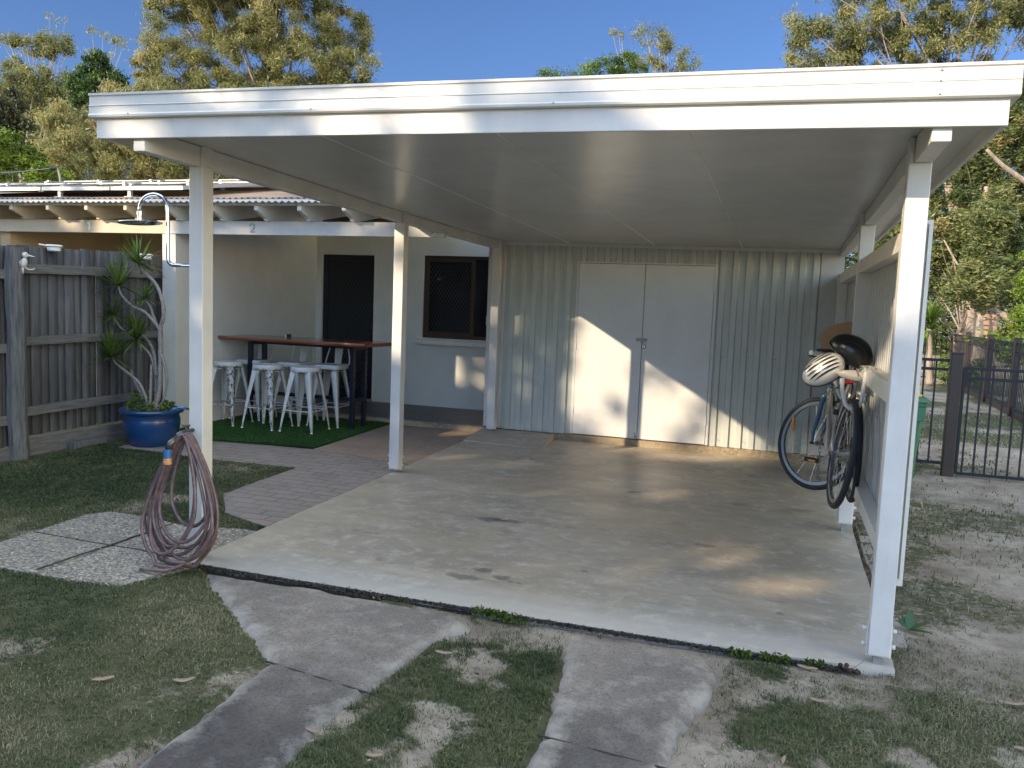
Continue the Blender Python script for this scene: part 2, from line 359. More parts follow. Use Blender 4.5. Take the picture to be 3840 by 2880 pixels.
def m_leaf(name, stops, trans=.35, rough=.5, spec=.4):
    n = NM(name); at = n.N('ShaderNodeAttribute'); at.attribute_name = 'v'
    c = n.ramp(at.outputs['Fac'], stops); n.col(c); n.set(rough, 0, spec)
    tr = n.N('ShaderNodeBsdfTranslucent'); n.L(c, tr.inputs['Color']); mx = n.N('ShaderNodeMixShader'); mx.inputs[0].default_value = trans
    n.L(n.b.outputs[0], mx.inputs[1]); n.L(tr.outputs[0], mx.inputs[2]); n.L(mx.outputs[0], n.n['Material Output'].inputs['Surface']); return n.m
M['gum'] = m_leaf('gum_leaves', [(0, (.055,.07,.022)), (.35, (.155,.165,.055)), (.75, (.285,.27,.095)), (1, (.42,.34,.15))])
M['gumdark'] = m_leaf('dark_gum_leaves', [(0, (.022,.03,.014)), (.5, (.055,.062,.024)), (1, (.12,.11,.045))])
M['pine'] = m_leaf('conifer_foliage', [(0, (.018,.04,.008)), (.5, (.05,.095,.018)), (1, (.11,.17,.03))])
M['lime'] = m_leaf('bright_green_leaves', [(0, (.04,.07,.008)), (.5, (.12,.19,.022)), (1, (.26,.34,.05))])
M['banksia'] = m_leaf('thicket_leaves', [(0, (.03,.045,.015)), (.4, (.10,.13,.038)), (.8, (.24,.245,.08)), (1, (.36,.27,.11))])
M['spiky'] = m_leaf('spiky_leaves', [(0, (.03,.055,.01)), (.5, (.085,.15,.025)), (1, (.2,.28,.06))], .3, .35)
M['grass'] = m_leaf('lawn_blades', [(0, (.05,.075,.03)), (.4, (.11,.135,.055)), (.75, (.20,.195,.095)), (1, (.38,.33,.21))], .3)
M['turf'] = m_leaf('turf_blades', [(0, (.018,.055,.009)), (.5, (.042,.12,.02)), (1, (.08,.19,.035))], .2)
M['bark'] = wood('pale_bark', (.17, .13, .10), (.38, .30, .23), (4, 4, .8), .85, 3)
M['barkpink'] = wood('pinkish_bark', (.22, .13, .09), (.44, .30, .22), (4, 4, .6), .85, 3)
M['darkbark'] = wood('dark_bark', (.03, .024, .02), (.10, .08, .06), (6, 6, .8), .9, 4)
M['stem'] = wood('pale_stem', (.16, .14, .12), (.36, .33, .29), (8, 8, 30), .8, 3)
M['pot'] = plain('blue_glaze', (.008, .045, .14), .3, 0, .45, 5, .4)
M['soil'] = plain('potting_soil', (.03, .022, .015), .95, 0, .4, 30, 0, .5)
def m_hose():
    n = NM('hose_rubber'); a = n.noise(30, 4, .6); n.col(n.mix(n.ramp(a, [(.3, BW[0]), (.7, BW[1])]), (.085, .052, .052), (.175, .115, .11))); n.bump(n.noise(120, 2), .2, .002); return n.set(.42)
M['hose'] = m_hose()
M['hblue'] = plain('blue_plastic', (.03, .13, .30), .4); M['horange'] = plain('orange_plastic', (.55, .25, .10), .45); M['tapm'] = plain('tap_metal', (.12, .11, .10), .4, .7)
M['bin'] = plain('green_plastic', (.045, .15, .075), .45, 0, .12); M['yellow'] = plain('yellow_plastic', (.80, .50, .02), .4)
M['roofbrown'] = paint('brown_roof_sheet', (.24, .175, .13), .1, .5, 20, .1)
M['roofzinc'] = paint('pale_roof_sheet', (.55, .52, .48), .12, .4, 20, .1)
M['solar'] = plain('solar_cells', (.035, .036, .05), .12, 0, .2, 3, .8)
M['ivory'] = plain('ivory_ornament_paint', (.62, .60, .52), .5, 0, .12, 20)
M['dryleaf'] = plain('dry_leaf', (.27, .20, .14), .8, 0, .3, 20)
M['cone'] = plain('seed_pod', (.035, .016, .012), .7)
M['numw'] = plain('pale_numeral_paint', (.80, .79, .74), .5)
M['debris'] = plain('dark_crack_debris', (.045, .036, .028), .95, 0, .5, 40, 0, .8)
M['sand'] = mc('loose_sand', (.40, .35, .29), (.28, .23, .18), (.50, .45, .39), 0, 5)

M['galvmesh'] = plain('grille_metal', (.07, .072, .075), .4, .4)
M['screen'] = plain('fly_screen_mesh', (.010, .010, .012), .6)
M['fleck'] = m_leaf('litter_flecks', [(0, (.04,.03,.022)), (.5, (.13,.09,.06)), (.85, (.32,.24,.16)), (1, (.6,.52,.42))], .1)
M['seed'] = plain('seedling_leaf', (.045, .10, .02), .35, 0, .3)
M['numgrey'] = paint('grey_numeral_paint', (.36, .36, .35), .05, .4)  # even grey so the numeral stands out on the white beam
def m_paling():
    n = NM('weathered_palings'); at = n.N('ShaderNodeAttribute'); at.attribute_name = 'v'
    a = n.noise(4, 8, .7, (1, 7, .45), dist=.5); b = n.noise(2.2, 4, .6, (1, 1, .5))
    c = n.mix(n.ramp(a, [(.3, (0,)*3), (.72, (1,)*3)]), (.055, .056, .062), (.20, .195, .188))
    c = n.mix(n.ramp(at.outputs['Fac'], [(0, (.0,)*3), (1, (.6,)*3)]), c, (.06, .06, .063)); c = n.mix(n.ramp(b, [(.4, (.55,)*3), (.62, (0,)*3)]), c, (.03, .03, .034))
    n.col(c); n.bump(a, .4, .006); return n.set(.92)
M['paling'] = m_paling()
SG = .0146
def G(x, y): return SG*min(max(y, -9), 9)
Gn = lambda y: SG*np.clip(y, -9, 9)
def ceil(x, y): return 2.432-.0095*x-.0255*y

# ------------------------------------------------------------------ noise for masks
_P = RNG.rand(256, 256)
def vn(x, y, s, seed=0):
    x = np.asarray(x)*s+seed*17.3+500; y = np.asarray(y)*s+seed*7.7+500
    xi = np.floor(x).astype(int); yi = np.floor(y).astype(int); fx = x-xi; fy = y-yi; fx = fx*fx*(3-2*fx); fy = fy*fy*(3-2*fy)
    g = lambda a, b: _P[a % 256, b % 256]
    return (g(xi, yi)*(1-fx)+g(xi+1, yi)*fx)*(1-fy)+(g(xi, yi+1)*(1-fx)+g(xi+1, yi+1)*fx)*fy
def fbm(x, y, s, seed=0): return .5*vn(x, y, s, seed)+.28*vn(x, y, s*2.1, seed+1)+.15*vn(x, y, s*4.3, seed+2)+.07*vn(x, y, s*9, seed+3)
def inpoly(x, y, poly):
    x = np.asarray(x); y = np.asarray(y); r_ = np.zeros(x.shape, bool); n = len(poly)
    for i in range(n):
        x1, y1 = poly[i]; x2, y2 = poly[(i+1) % n]
        c = ((y1 > y) != (y2 > y)) & (x < (x2-x1)*(y-y1)/((y2-y1) if y2 != y1 else 1e-9)+x1); r_ ^= c
    return r_
SLAB = [(.03,-.045),(.6,-.06),(1.4,-.06),(2.3,-.06),(3.1,-.06),(3.9,-.02),(3.9,5.1),(.03,5.1)]
AGG = [(-1.26,-.25),(-1.29,.5),(-1.2,.65),(-.9,.64),(-.55,.58),(-.04,.66),(.025,.66),(.025,.05),(.1,-.12),(.03,-.3),(-.05,-.48),(-.36,-.54),(-.64,-.53),(-.9,-.53),(-1.22,-.52)]
BRICK = [(-2.9,2.5),(-1.7,2.46),(-.85,2.49),(-.83,1.43),(-.47,.97),(0.025,.78),(.028,3.06),(-.52,3.17),(-1.16,3.32),(-3.04,3.2)]
BROWN = [(-1.17,3.325),(-.5,3.185),(.022,3.07),(.022,5.1),(-1.18,5.1)]
STRIPL = [(.17,-.1),(.39,-.3),(.8,-.63),(1.2,-.96),(1.23,-1.3),(1.25,-1.9),(1.3,-9),(1.86,-9),(1.76,-1.7),(1.74,-1.25),(1.80,-.85),(1.84,-.5),(1.93,-.25),(1.86,-.12),(.9,-.085)]
STRIPR = [(2.40,-.2),(2.44,-.5),(2.50,-.94),(2.53,-1.4),(2.55,-9),(3.1,-9),(3.02,-1.2),(3.04,-.9),(3.13,-.55),(3.16,-.3),(3.08,-.14),(2.75,-.12),(2.5,-.13)]
TURF = [(-3.03,3.2),(-2.3,3.22),(-1.16,3.34),(-1.19,5.09),(-3.03,5.09)]
PAVED = [SLAB, AGG, BRICK, BROWN, STRIPL, STRIPR, TURF]
def grassmask(x, y):
    x = np.asarray(x, float); y = np.asarray(y, float); n = fbm(x, y, 1.7, 3); n2 = fbm(x, y, .6, 9)
    left = np.clip(.95-3.2*np.clip(n-.57, 0, 1), 0, 1)
    edge = np.exp(-((x-1.0)/.35)**2)*np.exp(-((y+1.3)/.7)**2)*.35
    left = left-edge*(n > .45)
    n3 = fbm(x, y, 5.2, 13); mid = np.clip((n3-.40)*3.6+(n-.45)*1.2+.40, 0, .95)*np.where(y > -.42, .35, 1)
    rf = np.clip((n3-.42)*3.0+(n-.48)*1.6+.22+.25*np.exp(-((y+.45)/.45)**2), 0, 1)
    right = np.clip((n2-.50)*4+(n-.5)*2.0, 0, .55)
    g = np.where(x < 1.5, left, np.where(x < 2.6, mid, np.where(y < .25, rf, right)))
    g = np.where((x > 1.9) & (x < 3.2) & (y > -.16), 0, g)
    g = np.where((x > 3.2) & (y > -.15) & (y < .6), g*.4, g)
    g = np.where((x > 2.9) & (x < 3.4) & (y < -.05), g*np.clip((x-3.1)/.25, 0, 1), g)
    g = np.where(y > 5, np.clip((n2-.42)*4, 0, .8), g)
    g = np.where(x < -9, .6, g)
    return np.clip(g, 0, 1)
def ground_z(x, y): return Gn(y)-.028+.022*(fbm(x, y, 2.3, 5)-.5)+.012*grassmask(x, y)
# ground sheet
def ground():
    xs = np.concatenate([[-400,-200,-100,-60,-40,-28,-20,-15,-11,-8,-6], np.arange(-4.5, 7.5, .05), [8,9,10.5,12,15,20,28,40,60,100,200,400]])
    ys = np.concatenate([[-400,-200,-100,-60,-40,-28,-20,-14,-10,-7,-5,-4], np.arange(-3, 6.5, .05), np.arange(6.6, 16, .2), [17,18,20,24,30,40,60,100,200,400]])
    X, Y = np.meshgrid(xs, ys); Z = ground_z(X, Y)
    for P in (SLAB, BRICK, BROWN, TURF): Z = np.where(inpoly(X, Y, P), Z-.05, Z)
    Z = np.where(inpoly(X, Y, STRIPL) | inpoly(X, Y, STRIPR) | inpoly(X, Y, AGG), Z-.02, Z)
    V = np.stack([X, Y, Z], -1).reshape(-1, 3); a, b = X.shape; i = np.arange(a*b).reshape(a, b)
    Q = np.stack([i[:-1,:-1], i[:-1,1:], i[1:,1:], i[1:,:-1]], -1).reshape(-1, 4)
    o = npmesh('ground', V, Q, M['ground'], attr={'grass': grassmask(X, Y).ravel()}, smooth=True); tag(o, kind='structure')
ground()
def flat(name, poly, top, mat, th=.12, jit=0, sub=True):
    mb = MB(); P = []
    n = len(poly)
    for i in range(n):
        a = poly[i]; b = poly[(i+1) % n]; L_ = math.hypot(b[0]-a[0], b[1]-a[1]); k = max(1, int(min(L_, 4)/.12)) if jit else 1
        for q in range(k):
            t = q/k; x = a[0]+(b[0]-a[0])*t; y = a[1]+(b[1]-a[1])*t
            if jit: x += jit*(random.random()-.5)*2; y += jit*(random.random()-.5)*2
            P.append((x, y))
    P = [p for p in P]
    area = sum(P[i][0]*P[(i+1) % len(P)][1]-P[(i+1) % len(P)][0]*P[i][1] for i in range(len(P)))
    if area < 0: P.reverse()
    mb.prism(P, th, lambda u_, v_, t: (u_, v_, G(u_, v_)+top-th+t))
    o = mb.build(name, mat); tag(o, kind='structure'); return o
flat('carport_slab', SLAB, 0, M['slab'], .2, .004)
flat('pebble_path', AGG, -.008, M['aggregate'], .1, .012)
flat('brick_path', BRICK, -.012, M['brick'], .1, .006)
flat('brown_path', BROWN, -.004, M['brownconc'], .1)
def strip(poly, joints):
    P = np.array(poly); x0, y0 = P.min(0); x1, y1 = P.max(0); xs = np.arange(x0-.05, x1+.07, .025); ys = np.concatenate([np.arange(max(y0, -9), -2.6, .3), np.arange(-2.6, y1+.05, .025)])
    X, Y = np.meshgrid(xs, ys); ins = inpoly(X, Y, poly); dd = np.full(X.shape, 9.0)
    for i in range(len(P)):
        a = P[i]; b = P[(i+1) % len(P)]; ab = b-a; t = np.clip(((X-a[0])*ab[0]+(Y-a[1])*ab[1])/(ab@ab), 0, 1); dd = np.minimum(dd, np.hypot(X-a[0]-t*ab[0], Y-a[1]-t*ab[1]))
    sdm = np.where(ins, dd, -dd); Z = Gn(Y)-.012-.035*np.clip(1-(sdm+.03*(fbm(X, Y, 9, 31)-.5)*2)/.05, 0, 2)
    for jx0, jy0, jx1, jy1 in joints:
        a = np.array([jx0, jy0]); ab = np.array([jx1-jx0, jy1-jy0]); t = np.clip(((X-a[0])*ab[0]+(Y-a[1])*ab[1])/(ab@ab), 0, 1); d = np.hypot(X-a[0]-t*ab[0], Y-a[1]-t*ab[1]); Z -= .008*np.clip(1-d/.022, 0, 1)
    V = np.stack([X, Y, Z], -1).reshape(-1, 3); h, w_ = X.shape; i = np.arange(h*w_).reshape(h, w_); keep = (sdm > -.045); k = keep[:-1,:-1] & keep[1:,1:]
    Q = np.stack([i[:-1,:-1], i[:-1,1:], i[1:,1:], i[1:,:-1]], -1)[k]; used, inv = np.unique(Q, return_inverse=True)
    o = npmesh('driveway', V[used], inv.reshape(-1, 4), M['drive'], attr={'edge': np.clip(sdm, 0, 1).ravel()[used]}, smooth=True); tag(o, kind='structure')
strip(STRIPL, [(1.2, -.97, 1.80, -1.07)]); strip(STRIPR, [(2.5, -1.12, 3.05, -1.17)])
mbj = MB()
for a, b in (((1.21,-.972),(1.79,-1.068)), ((2.52,-1.12),(3.02,-1.17))): mbj.bar((a[0],a[1],G(0,a[1])-.0185), (b[0],b[1],G(0,b[1])-.0185), .008, .006)
tag(mbj.build('driveway_joint', M['debris']), kind='structure')
# joints in the pebble paving and driveway: shallow dark grooves
g_ = MB()
for a, b in (((-.6,.62),(-.62,-.52)), ((-1.27,.05),(.02,.02))):
    for k in range(10):
        t0, t1 = k/10, (k+.97)/10; o0 = random.uniform(-.006, .006)
        g_.bar((a[0]+(b[0]-a[0])*t0+o0, a[1]+(b[1]-a[1])*t0+o0, G(0, a[1])-.0085), (a[0]+(b[0]-a[0])*t1+o0, a[1]+(b[1]-a[1])*t1+o0, G(0, a[1])-.0085), .011, .006)
tag(g_.build('path_joints', M['debris']), kind='structure')
# debris in the joint along the front edge of the slab, and grit along the drive edges
def scatter_debris():
    n = 9000; x = RNG.uniform(.08, 3.75, n); y = -.075+RNG.randn(n)*.010-.012*(x > 1.7)*RNG.rand(n)
    wdt = fbm(x, y, 1.5, 4); keep = RNG.rand(n) < .35+wdt; x, y = x[keep], y[keep]; n = len(x)
    z = Gn(y)-.012+RNG.rand(n)*.012; a = RNG.uniform(0, 6.3, n); s = RNG.uniform(.003, .011, n)
    d = np.stack([np.cos(a)*s, np.sin(a)*s*.6, RNG.randn(n)*.002], -1); e = np.stack([-np.sin(a)*s*.35, np.cos(a)*s*.35, RNG.rand(n)*.003], -1)
    c = np.stack([x, y, z], -1); V = np.stack([c-d-e, c+d-e, c+d+e, c-d+e], 1).reshape(-1, 3); Q = np.arange(4*n).reshape(-1, 4)
    o = npmesh('litter', V, Q, M['debris']); tag(o, 'dark leaf litter packed along the front edge of the carport slab', 'litter', kind='stuff')
scatter_debris()
mb = MB(); mb.prism([(.1,-.062),(1.85,-.066),(1.85,-.078),(.1,-.080)][::-1], .05, lambda u_, v_, t: (u_, v_, G(u_, v_)-.075+t)); tag(mb.build('driveway_gap', M['debris']), kind='structure')
# ------------------------------------------------------------------ grass
def blades(name, poly_pts, dens_fn, n, h0, h1, mat, kind, wd=.0022, base=None, vfn=None, lean=1.5):
    x0, x1, y0, y1 = poly_pts; x = RNG.uniform(x0, x1, n); y = RNG.uniform(y0, y1, n)
    # thin out with distance to camera (blades get larger instead)
    keep = RNG.rand(n) < dens_fn(x, y); x, y = x[keep], y[keep]; n = len(x)
    dist = np.hypot(x-CAM.x, y-CAM.y); sc = np.clip(dist/4.5, .75, 2.2)
    h = RNG.uniform(h0, h1, n)*(.7+.6*fbm(x, y, 3, 8)); a = RNG.uniform(0, 2*np.pi, n); ln = RNG.rand(n)*lean+.15
    w_ = wd*sc*RNG.uniform(.7, 1.3, n)
    z = (ground_z(x, y) if base is None else base(x, y))
    dx, dy = np.cos(a), np.sin(a); px, py = -dy, dx
    b0 = np.stack([x-px*w_, y-py*w_, z-.004], -1); b1 = np.stack([x+px*w_, y+py*w_, z-.004], -1)
    m0 = np.stack([x+dx*h*ln*.45-px*w_*.8, y+dy*h*ln*.45-py*w_*.8, z+h*.62], -1); m1 = np.stack([x+dx*h*ln*.45+px*w_*.8, y+dy*h*ln*.45+py*w_*.8, z+h*.62], -1)
    t0 = np.stack([x+dx*h*ln*1.25-px*w_*.1, y+dy*h*ln*1.25-py*w_*.1, z+h*(1.02-.35*ln)], -1); t1 = np.stack([x+dx*h*ln*1.25+px*w_*.1, y+dy*h*ln*1.25+py*w_*.1, z+h*(1.02-.35*ln)], -1)
    V = np.stack([b0, b1, m1, m0, t1, t0], 1).reshape(-1, 3); k = np.arange(n)*6
    Q = np.concatenate([np.stack([k, k+1, k+2, k+3], -1), np.stack([k+3, k+2, k+4, k+5], -1)])
    v = (vfn(x, y, n) if vfn is not None else RNG.rand(n)); v = np.repeat(v, 6)
    o = npmesh(name, V, Q, mat, attr={'v': v}); return o
def lawn_d(x, y):
    d = np.clip(grassmask(x, y)*.95+.05, 0, 1); cl = fbm(x, y, 16, 41); d = np.clip(d*(.35+1.3*np.clip((cl-.36)*3, 0, 1)), 0, 1)
    for P in PAVED: d = np.where(inpoly(x, y, P), 0, d)
    d = np.where((x < -3.2) | ((y > 3.1) & (x < .3)), 0, d)
    return d*np.clip(1.25-(np.hypot(x-CAM.x, y-CAM.y)-3)*.07, .3, 1)
def lawn_v(x, y, n): return np.clip(.50+(fbm(x, y, .9, 21)-.5)*1.6+(fbm(x, y, 5, 23)-.5)*.7+RNG.randn(n)*.22-.06*(x < 0.2), 0, 1)
tag(blades('grass', (-3.25, 1.5, -2.6, 2.6), lawn_d, 520000, .006, .019, M['grass'], 'stuff', .0017, vfn=lawn_v), 'short green lawn grass left of the concrete driveway strip', 'grass', kind='stuff')
tag(blades('grass', (1.6, 2.65, -2.3, -.1), lawn_d, 110000, .006, .024, M['grass'], 'stuff', .0018, vfn=lawn_v), 'patchy grass between the two driveway strips', 'grass', kind='stuff')
tag(blades('grass', (2.95, 5.6, -2.3, .5), lawn_d, 210000, .006, .026, M['grass'], 'stuff', .0018, vfn=lambda x, y, n: np.clip(lawn_v(x, y, n)+.07, 0, 1)), 'patchy grass in front of the right front carport post', 'grass', kind='stuff')
tag(blades('grass', (3.95, 9, .5, 11), lawn_d, 60000, .015, .045, M['grass'], 'stuff', .0025, vfn=lambda x, y, n: np.clip(lawn_v(x, y, n)+.1, 0, 1)), 'sparse weedy grass on the sandy yard beside the carport', 'grass', kind='stuff')
# synthetic turf mat
tm = MB().prism(TURF, .012, lambda u_, v_, t: (u_, v_, G(u_, v_)-.004+t)); tmo = tm.build('turf_mat', M['turf'])
tag(tmo, 'green artificial turf mat under the bar table and stools', 'turf mat')
tb = blades('turf_pile', (-3.03, -1.14, 3.18, 5.09), lambda x, y: inpoly(x, y, TURF)*1.0, 110000, .008, .015, M['turf'], None, .0022, base=lambda x, y: Gn(y)+.008, vfn=lambda x, y, n: np.clip(.5+RNG.randn(n)*.2+(fbm(x, y, 2, 2)-.5)*.6, 0, 1))
tb.parent = tmo; tb['kind'] = 'stuff'

# ------------------------------------------------------------------ carport
W = 3.879; PW = .0945
cp = thing('carport', 'white painted carport with flat roof over the concrete slab', 'carport', (1.94, 2.5, 0))
def beamz(y, right=False): return (2.2837 if right else 2.3173)-.0157*y
def post(x0, y0, base, right=False, top=None, dead=.04, stir=True):
    x1 = x0+PW; y1 = y0+PW; zt = (ceil(x0, y0)-.002) if top is None else top; zb = beamz(y0, right)
    mb = MB()
    if top is None:   # half-lapped head: the beam sits on the outer part
        mb.box(x0, x1, y0, y1, base, zb)
        if right: mb.box(x0, x0+.022, y0, y1, zb+.0005, zt)
        else: mb.box(x1-.02, x1, y0, y1, zb+.0005, zt)
    else: mb.box(x0, x1, y0, y1, base, zt)
    p = mb.build('post', M['white'], cp, bevel=.004)
    if stir:
        xm = (x0+x1)/2; ym = (y0+y1)/2; s = MB(); g = G(xm, ym)
        s.box(xm-.02, xm+.02, ym-.02, ym+.02, g-.06, base-.004)
        s.build('base_stub', M['galv'], p)
        s = MB(); s.box(x0-.007, x0-.001, ym-.025, ym+.025, base-.004, base+.14); s.box(x1+.001, x1+.007, ym-.025, ym+.025, base-.004, base+.14); s.box(x0-.007, x1+.007, ym-.025, ym+.025, base-.0105, base-.0045)
        s.build('post_bracket', M['white'], p)
        for dz in (.035, .11):
            MB().lathe([(.011, -.02), (.011, -.008), (.007, -.0079), (.007, 0)], (x0-.007, ym, base+dz), 8, 'x').build('bolt', M['white'], p)
            MB().lathe([(.007, 0), (.007, .006), (.011, .0061), (.011, .018)], (x1+.007, ym, base+dz), 8, 'x').build('bolt', M['white'], p)
    return p
P1 = post(0, 0, .075); P2 = post(0, 2.6675, .072+.0); P3 = post(.128, 4.905, .155)
PR1 = post(W-PW, 0, .05, True); PR2 = post(W-PW, 2.3407, .105, True)
def longbeam(x0, x1, right):
    y0, y1 = -.433, 5.07; z0, z1 = beamz(y0, right), beamz(y1, right)
    c = lambda x, y: ceil(x, y)-.003
    return MB().hexa([(x0,y0,z0),(x1,y0,z0),(x1,y1,z1),(x0,y1,z1),(x0,y0,c(x0,y0)),(x1,y0,c(x1,y0)),(x1,y1,c(x1,y1)),(x0,y1,c(x0,y1))]).build('beam', M['white'], cp, bevel=.004)
def bentbeam():
    P = [(0.0005, -.433, beamz(-.433)), (.0005, 2.70, beamz(2.70)), (.1285, 5.0, 2.2085)]; mb = MB()
    for x, y, z in P:
        mb.v += [(x, y, z), (x+.073, y, z), (x+.073, y, ceil(x, y)-.003), (x, y, ceil(x, y)-.003)]
    for i in range(2):
        for k in range(4): a, c = i*4+k, i*4+(k+1) % 4; mb.f.append((a, c, c+4, a+4))
    mb.f += [(3,2,1,0), (8,9,10,11)]; return mb.build('beam', M['white'], cp, bevel=.004)
bentbeam(); longbeam(W-.0715, W-.0005, True)
for x, y, z in ((PW, .05, 2.355), (PW, 2.715, 2.31)): MB().lathe([(.012, 0), (.012, .006), (.006, .008)], (x, y, z), 10, 'x').build('coach_bolt', M['white'], cp)
# ceiling sheets with cover joints
XJ = [-.205, .985, 1.935, 2.85, 4.05]; YJ = 2.53
for i in range(4):
    for (ya, yb) in ((-.44, YJ-.0015), (YJ+.0015, 5.22)):
        x0, x1 = XJ[i]+.003, XJ[i+1]-.003
        MB().hexa([(x0,ya,ceil(x0,ya)),(x1,ya,ceil(x1,ya)),(x1,yb,ceil(x1,yb)),(x0,yb,ceil(x0,yb)),(x0,ya,ceil(x0,ya)+.01),(x1,ya,ceil(x1,ya)+.01),(x1,yb,ceil(x1,yb)+.01),(x0,yb,ceil(x0,yb)+.01)]).build('ceiling_sheet', M['ceiling'], cp)
jm = MB()
for x in XJ[1:4]: jm.bar((x, -.43, ceil(x, -.43)+.004), (x, 5.2, ceil(x, 5.2)+.003), .012, .008)
jm.build('joint_strip', M['white'], cp)
# cornice at the back wall
mb = MB(); 
for k, (d, h) in enumerate(((.03, .018), (.016, .034))):
    mb.hexa([(.2,5.08-d,ceil(.2,5.05)-h),(3.86,5.08-d,ceil(3.86,5.05)-h),(3.86,5.08-.0005*k,ceil(3.86,5.05)-h),(.2,5.08-.0005*k,ceil(.2,5.05)-h),(.2,5.08-d,ceil(.2,5.05)-.001),(3.86,5.08-d,ceil(3.86,5.05)-.001),(3.86,5.08-.0005*k,ceil(3.86,5.05)-.001),(.2,5.08-.0005*k,ceil(.2,5.05)-.001)])
mb.build('cornice', M['white'], cp)
# roof deck
mb = MB(); x0, x1, ya, yb = -.2, 4.045, -.44, 5.3
mb.hexa([(x0,ya,ceil(x0,ya)+.10),(x1,ya,ceil(x1,ya)+.10),(x1,yb,ceil(x1,yb)+.10),(x0,yb,ceil(x0,yb)+.10),(x0,ya,ceil(x0,ya)+.16),(x1,ya,ceil(x1,ya)+.16),(x1,yb,ceil(x1,yb)+.16),(x0,yb,ceil(x0,yb)+.16)])
mb.build('roof', M['roofzinc'], cp)
# front fascia + gutter
FX0, FX1, FY = -.2137, 4.06, -.4605
def fz(x): return 2.3894-(x-FX0)*.0117
def xprism(mb, prof, x0, x1, zf=fz, n=1):
    for k in range(n):
        a = x0+(x1-x0)*k/n; b = x0+(x1-x0)*(k+1)/n
        mb.prism(prof, b-a, lambda y_, z_, t, a=a: (a+t, y_, zf(a+t)+z_))
    return mb
xprism(MB(), [(FY, 0), (FY+.022, 0), (FY+.022, .13), (FY, .13)], FX0, FX1).build('fascia_board', M['white'], cp, bevel=.003)
gp = [(FY-.001, .101), (FY-.020, .101), (FY-.028, .106), (FY-.030, .116), (FY-.024, .124), (FY-.022, .160), (FY-.026, .164), (FY-.021, .169), (FY-.019, .212), (FY-.027, .217), (FY-.027, .228), (FY-.015, .229), (FY-.001, .222)]
xprism(MB(), gp, FX0-.028, FX1-.236).build('gutter', M['gutter'], cp)
xprism(MB(), [(y-.0018 if y < FY-.01 else y, z) for y, z in gp], FX1-.236, FX1+.028).build('gutter', M['gutter'], cp)
for z in (.115, .165, .205): MB().ell((FX1-.245, FY-.030 if z < .12 else FY-.024, fz(FX1-.24)+z), .005, .004, .005, 8, 6).build('rivet', M['galv'], cp)
for x in (.02, 1.1, 2.3): MB().ell((x, FY-.031, fz(x)+.118), .004, .004, .004, 8, 6).build('rivet', M['galv'], cp)

def barge(x, dx):
    mb = MB(); y0, y1 = FY+.023, 5.3
    za, zb = fz(x), fz(x)-.0157*(y1-y0)
    xs = sorted((x, x+dx))
    mb.hexa([(xs[0],y0,za),(xs[1],y0,za),(xs[1],y1,zb),(xs[0],y1,zb),(xs[0],y0,za+.13),(xs[1],y0,za+.13),(xs[1],y1,zb+.13),(xs[0],y1,zb+.13)])
    o = mb.build('barge_board', M['white'], cp, bevel=.003)
    mb = MB(); e = .03 if dx < 0 else -.03; xs = sorted((x+.001*(1 if dx < 0 else -1), x+e))
    mb.hexa([(xs[0],y0-.022,za+.101),(xs[1],y0-.022,za+.101),(xs[1],y1,zb+.101),(xs[0],y1,zb+.101),(xs[0],y0-.022,za+.228),(xs[1],y0-.022,za+.228),(xs[1],y1,zb+.228),(xs[0],y1,zb+.228)])
    mb.build('side_flashing', M['gutter'], cp)
barge(FX0, .02); barge(FX1, -.02)
# ------------------------------------------------------------------ corrugated sheets
def rib(p0, p1, z0, z1, period, depth, nrm, phase=0, mb=None, zt=None):
    mb = mb or MB(); p0 = Vector(p0); p1 = Vector(p1); L_ = (p1-p0).length; d = (p1-p0)/L_; nv = Vector(nrm)
    ks = []; s = -phase*period
    while s < L_+period:
        for a, h in ((0, 0), (.46, 0), (.53, 1), (.93, 1)): ks.append((s+a*period, h*depth))
        s += period
    ks = [k for k in ks if -1e-6 <= k[0] <= L_]; ks = [(0, 0)]+ks+[(L_, 0)]
    b = len(mb.v)
    for s, h in ks:
        q = p0+d*s+nv*h; mb.v.append((q.x, q.y, z0)); mb.v.append((q.x, q.y, z1 if zt is None else zt(q.x, q.y)))
    for i in range(len(ks)-1): mb.f.append((b+2*i, b+2*i+2, b+2*i+3, b+2*i+1))
    return mb
DX0, DX1, DZ0, DZ1, YW = 1.1118, 2.5844, .1583, 2.0756, 5.098
sh = thing('storage_shed', 'pale ribbed metal storage room across the back of the carport with white double doors', 'shed', (1.9, 5.1, .1))
zt = lambda x, y: ceil(x, 5.05)-.004
rib((.235, YW, 0), (DX0-.03, YW, 0), .142, 0, .133, .024, (0,-1,0), .1, zt=zt).build('wall_sheet', M['steel_sheet'], sh)
rib((DX1+.03, YW, 0), (3.63, YW, 0), .148, 0, .133, .024, (0,-1,0), .35, zt=zt).build('wall_sheet', M['steel_sheet'], sh)
rib((DX0-.03, YW-.006, 0), (DX1+.03, YW-.006, 0), DZ1+.022, 0, .133, .020, (0,-1,0), .2, zt=zt).build('wall_sheet', M['steel_sheet'], sh)
MB().box(.225, 3.86, YW+.012, YW+.06, .1, 2.28).build('wall_frame', M['galv'], sh)
MB().box(.02, .235, YW-.004, YW+.03, .14, 2.29).box(.2, .235, YW-.024, YW-.0045, .145, 2.26).build('corner_trim', M['white'], sh, bevel=.002)
MB().box(3.64, 3.862, YW-.012, YW+.01, .12, 2.255).build('corner_trim', M['side_sheet'], sh)
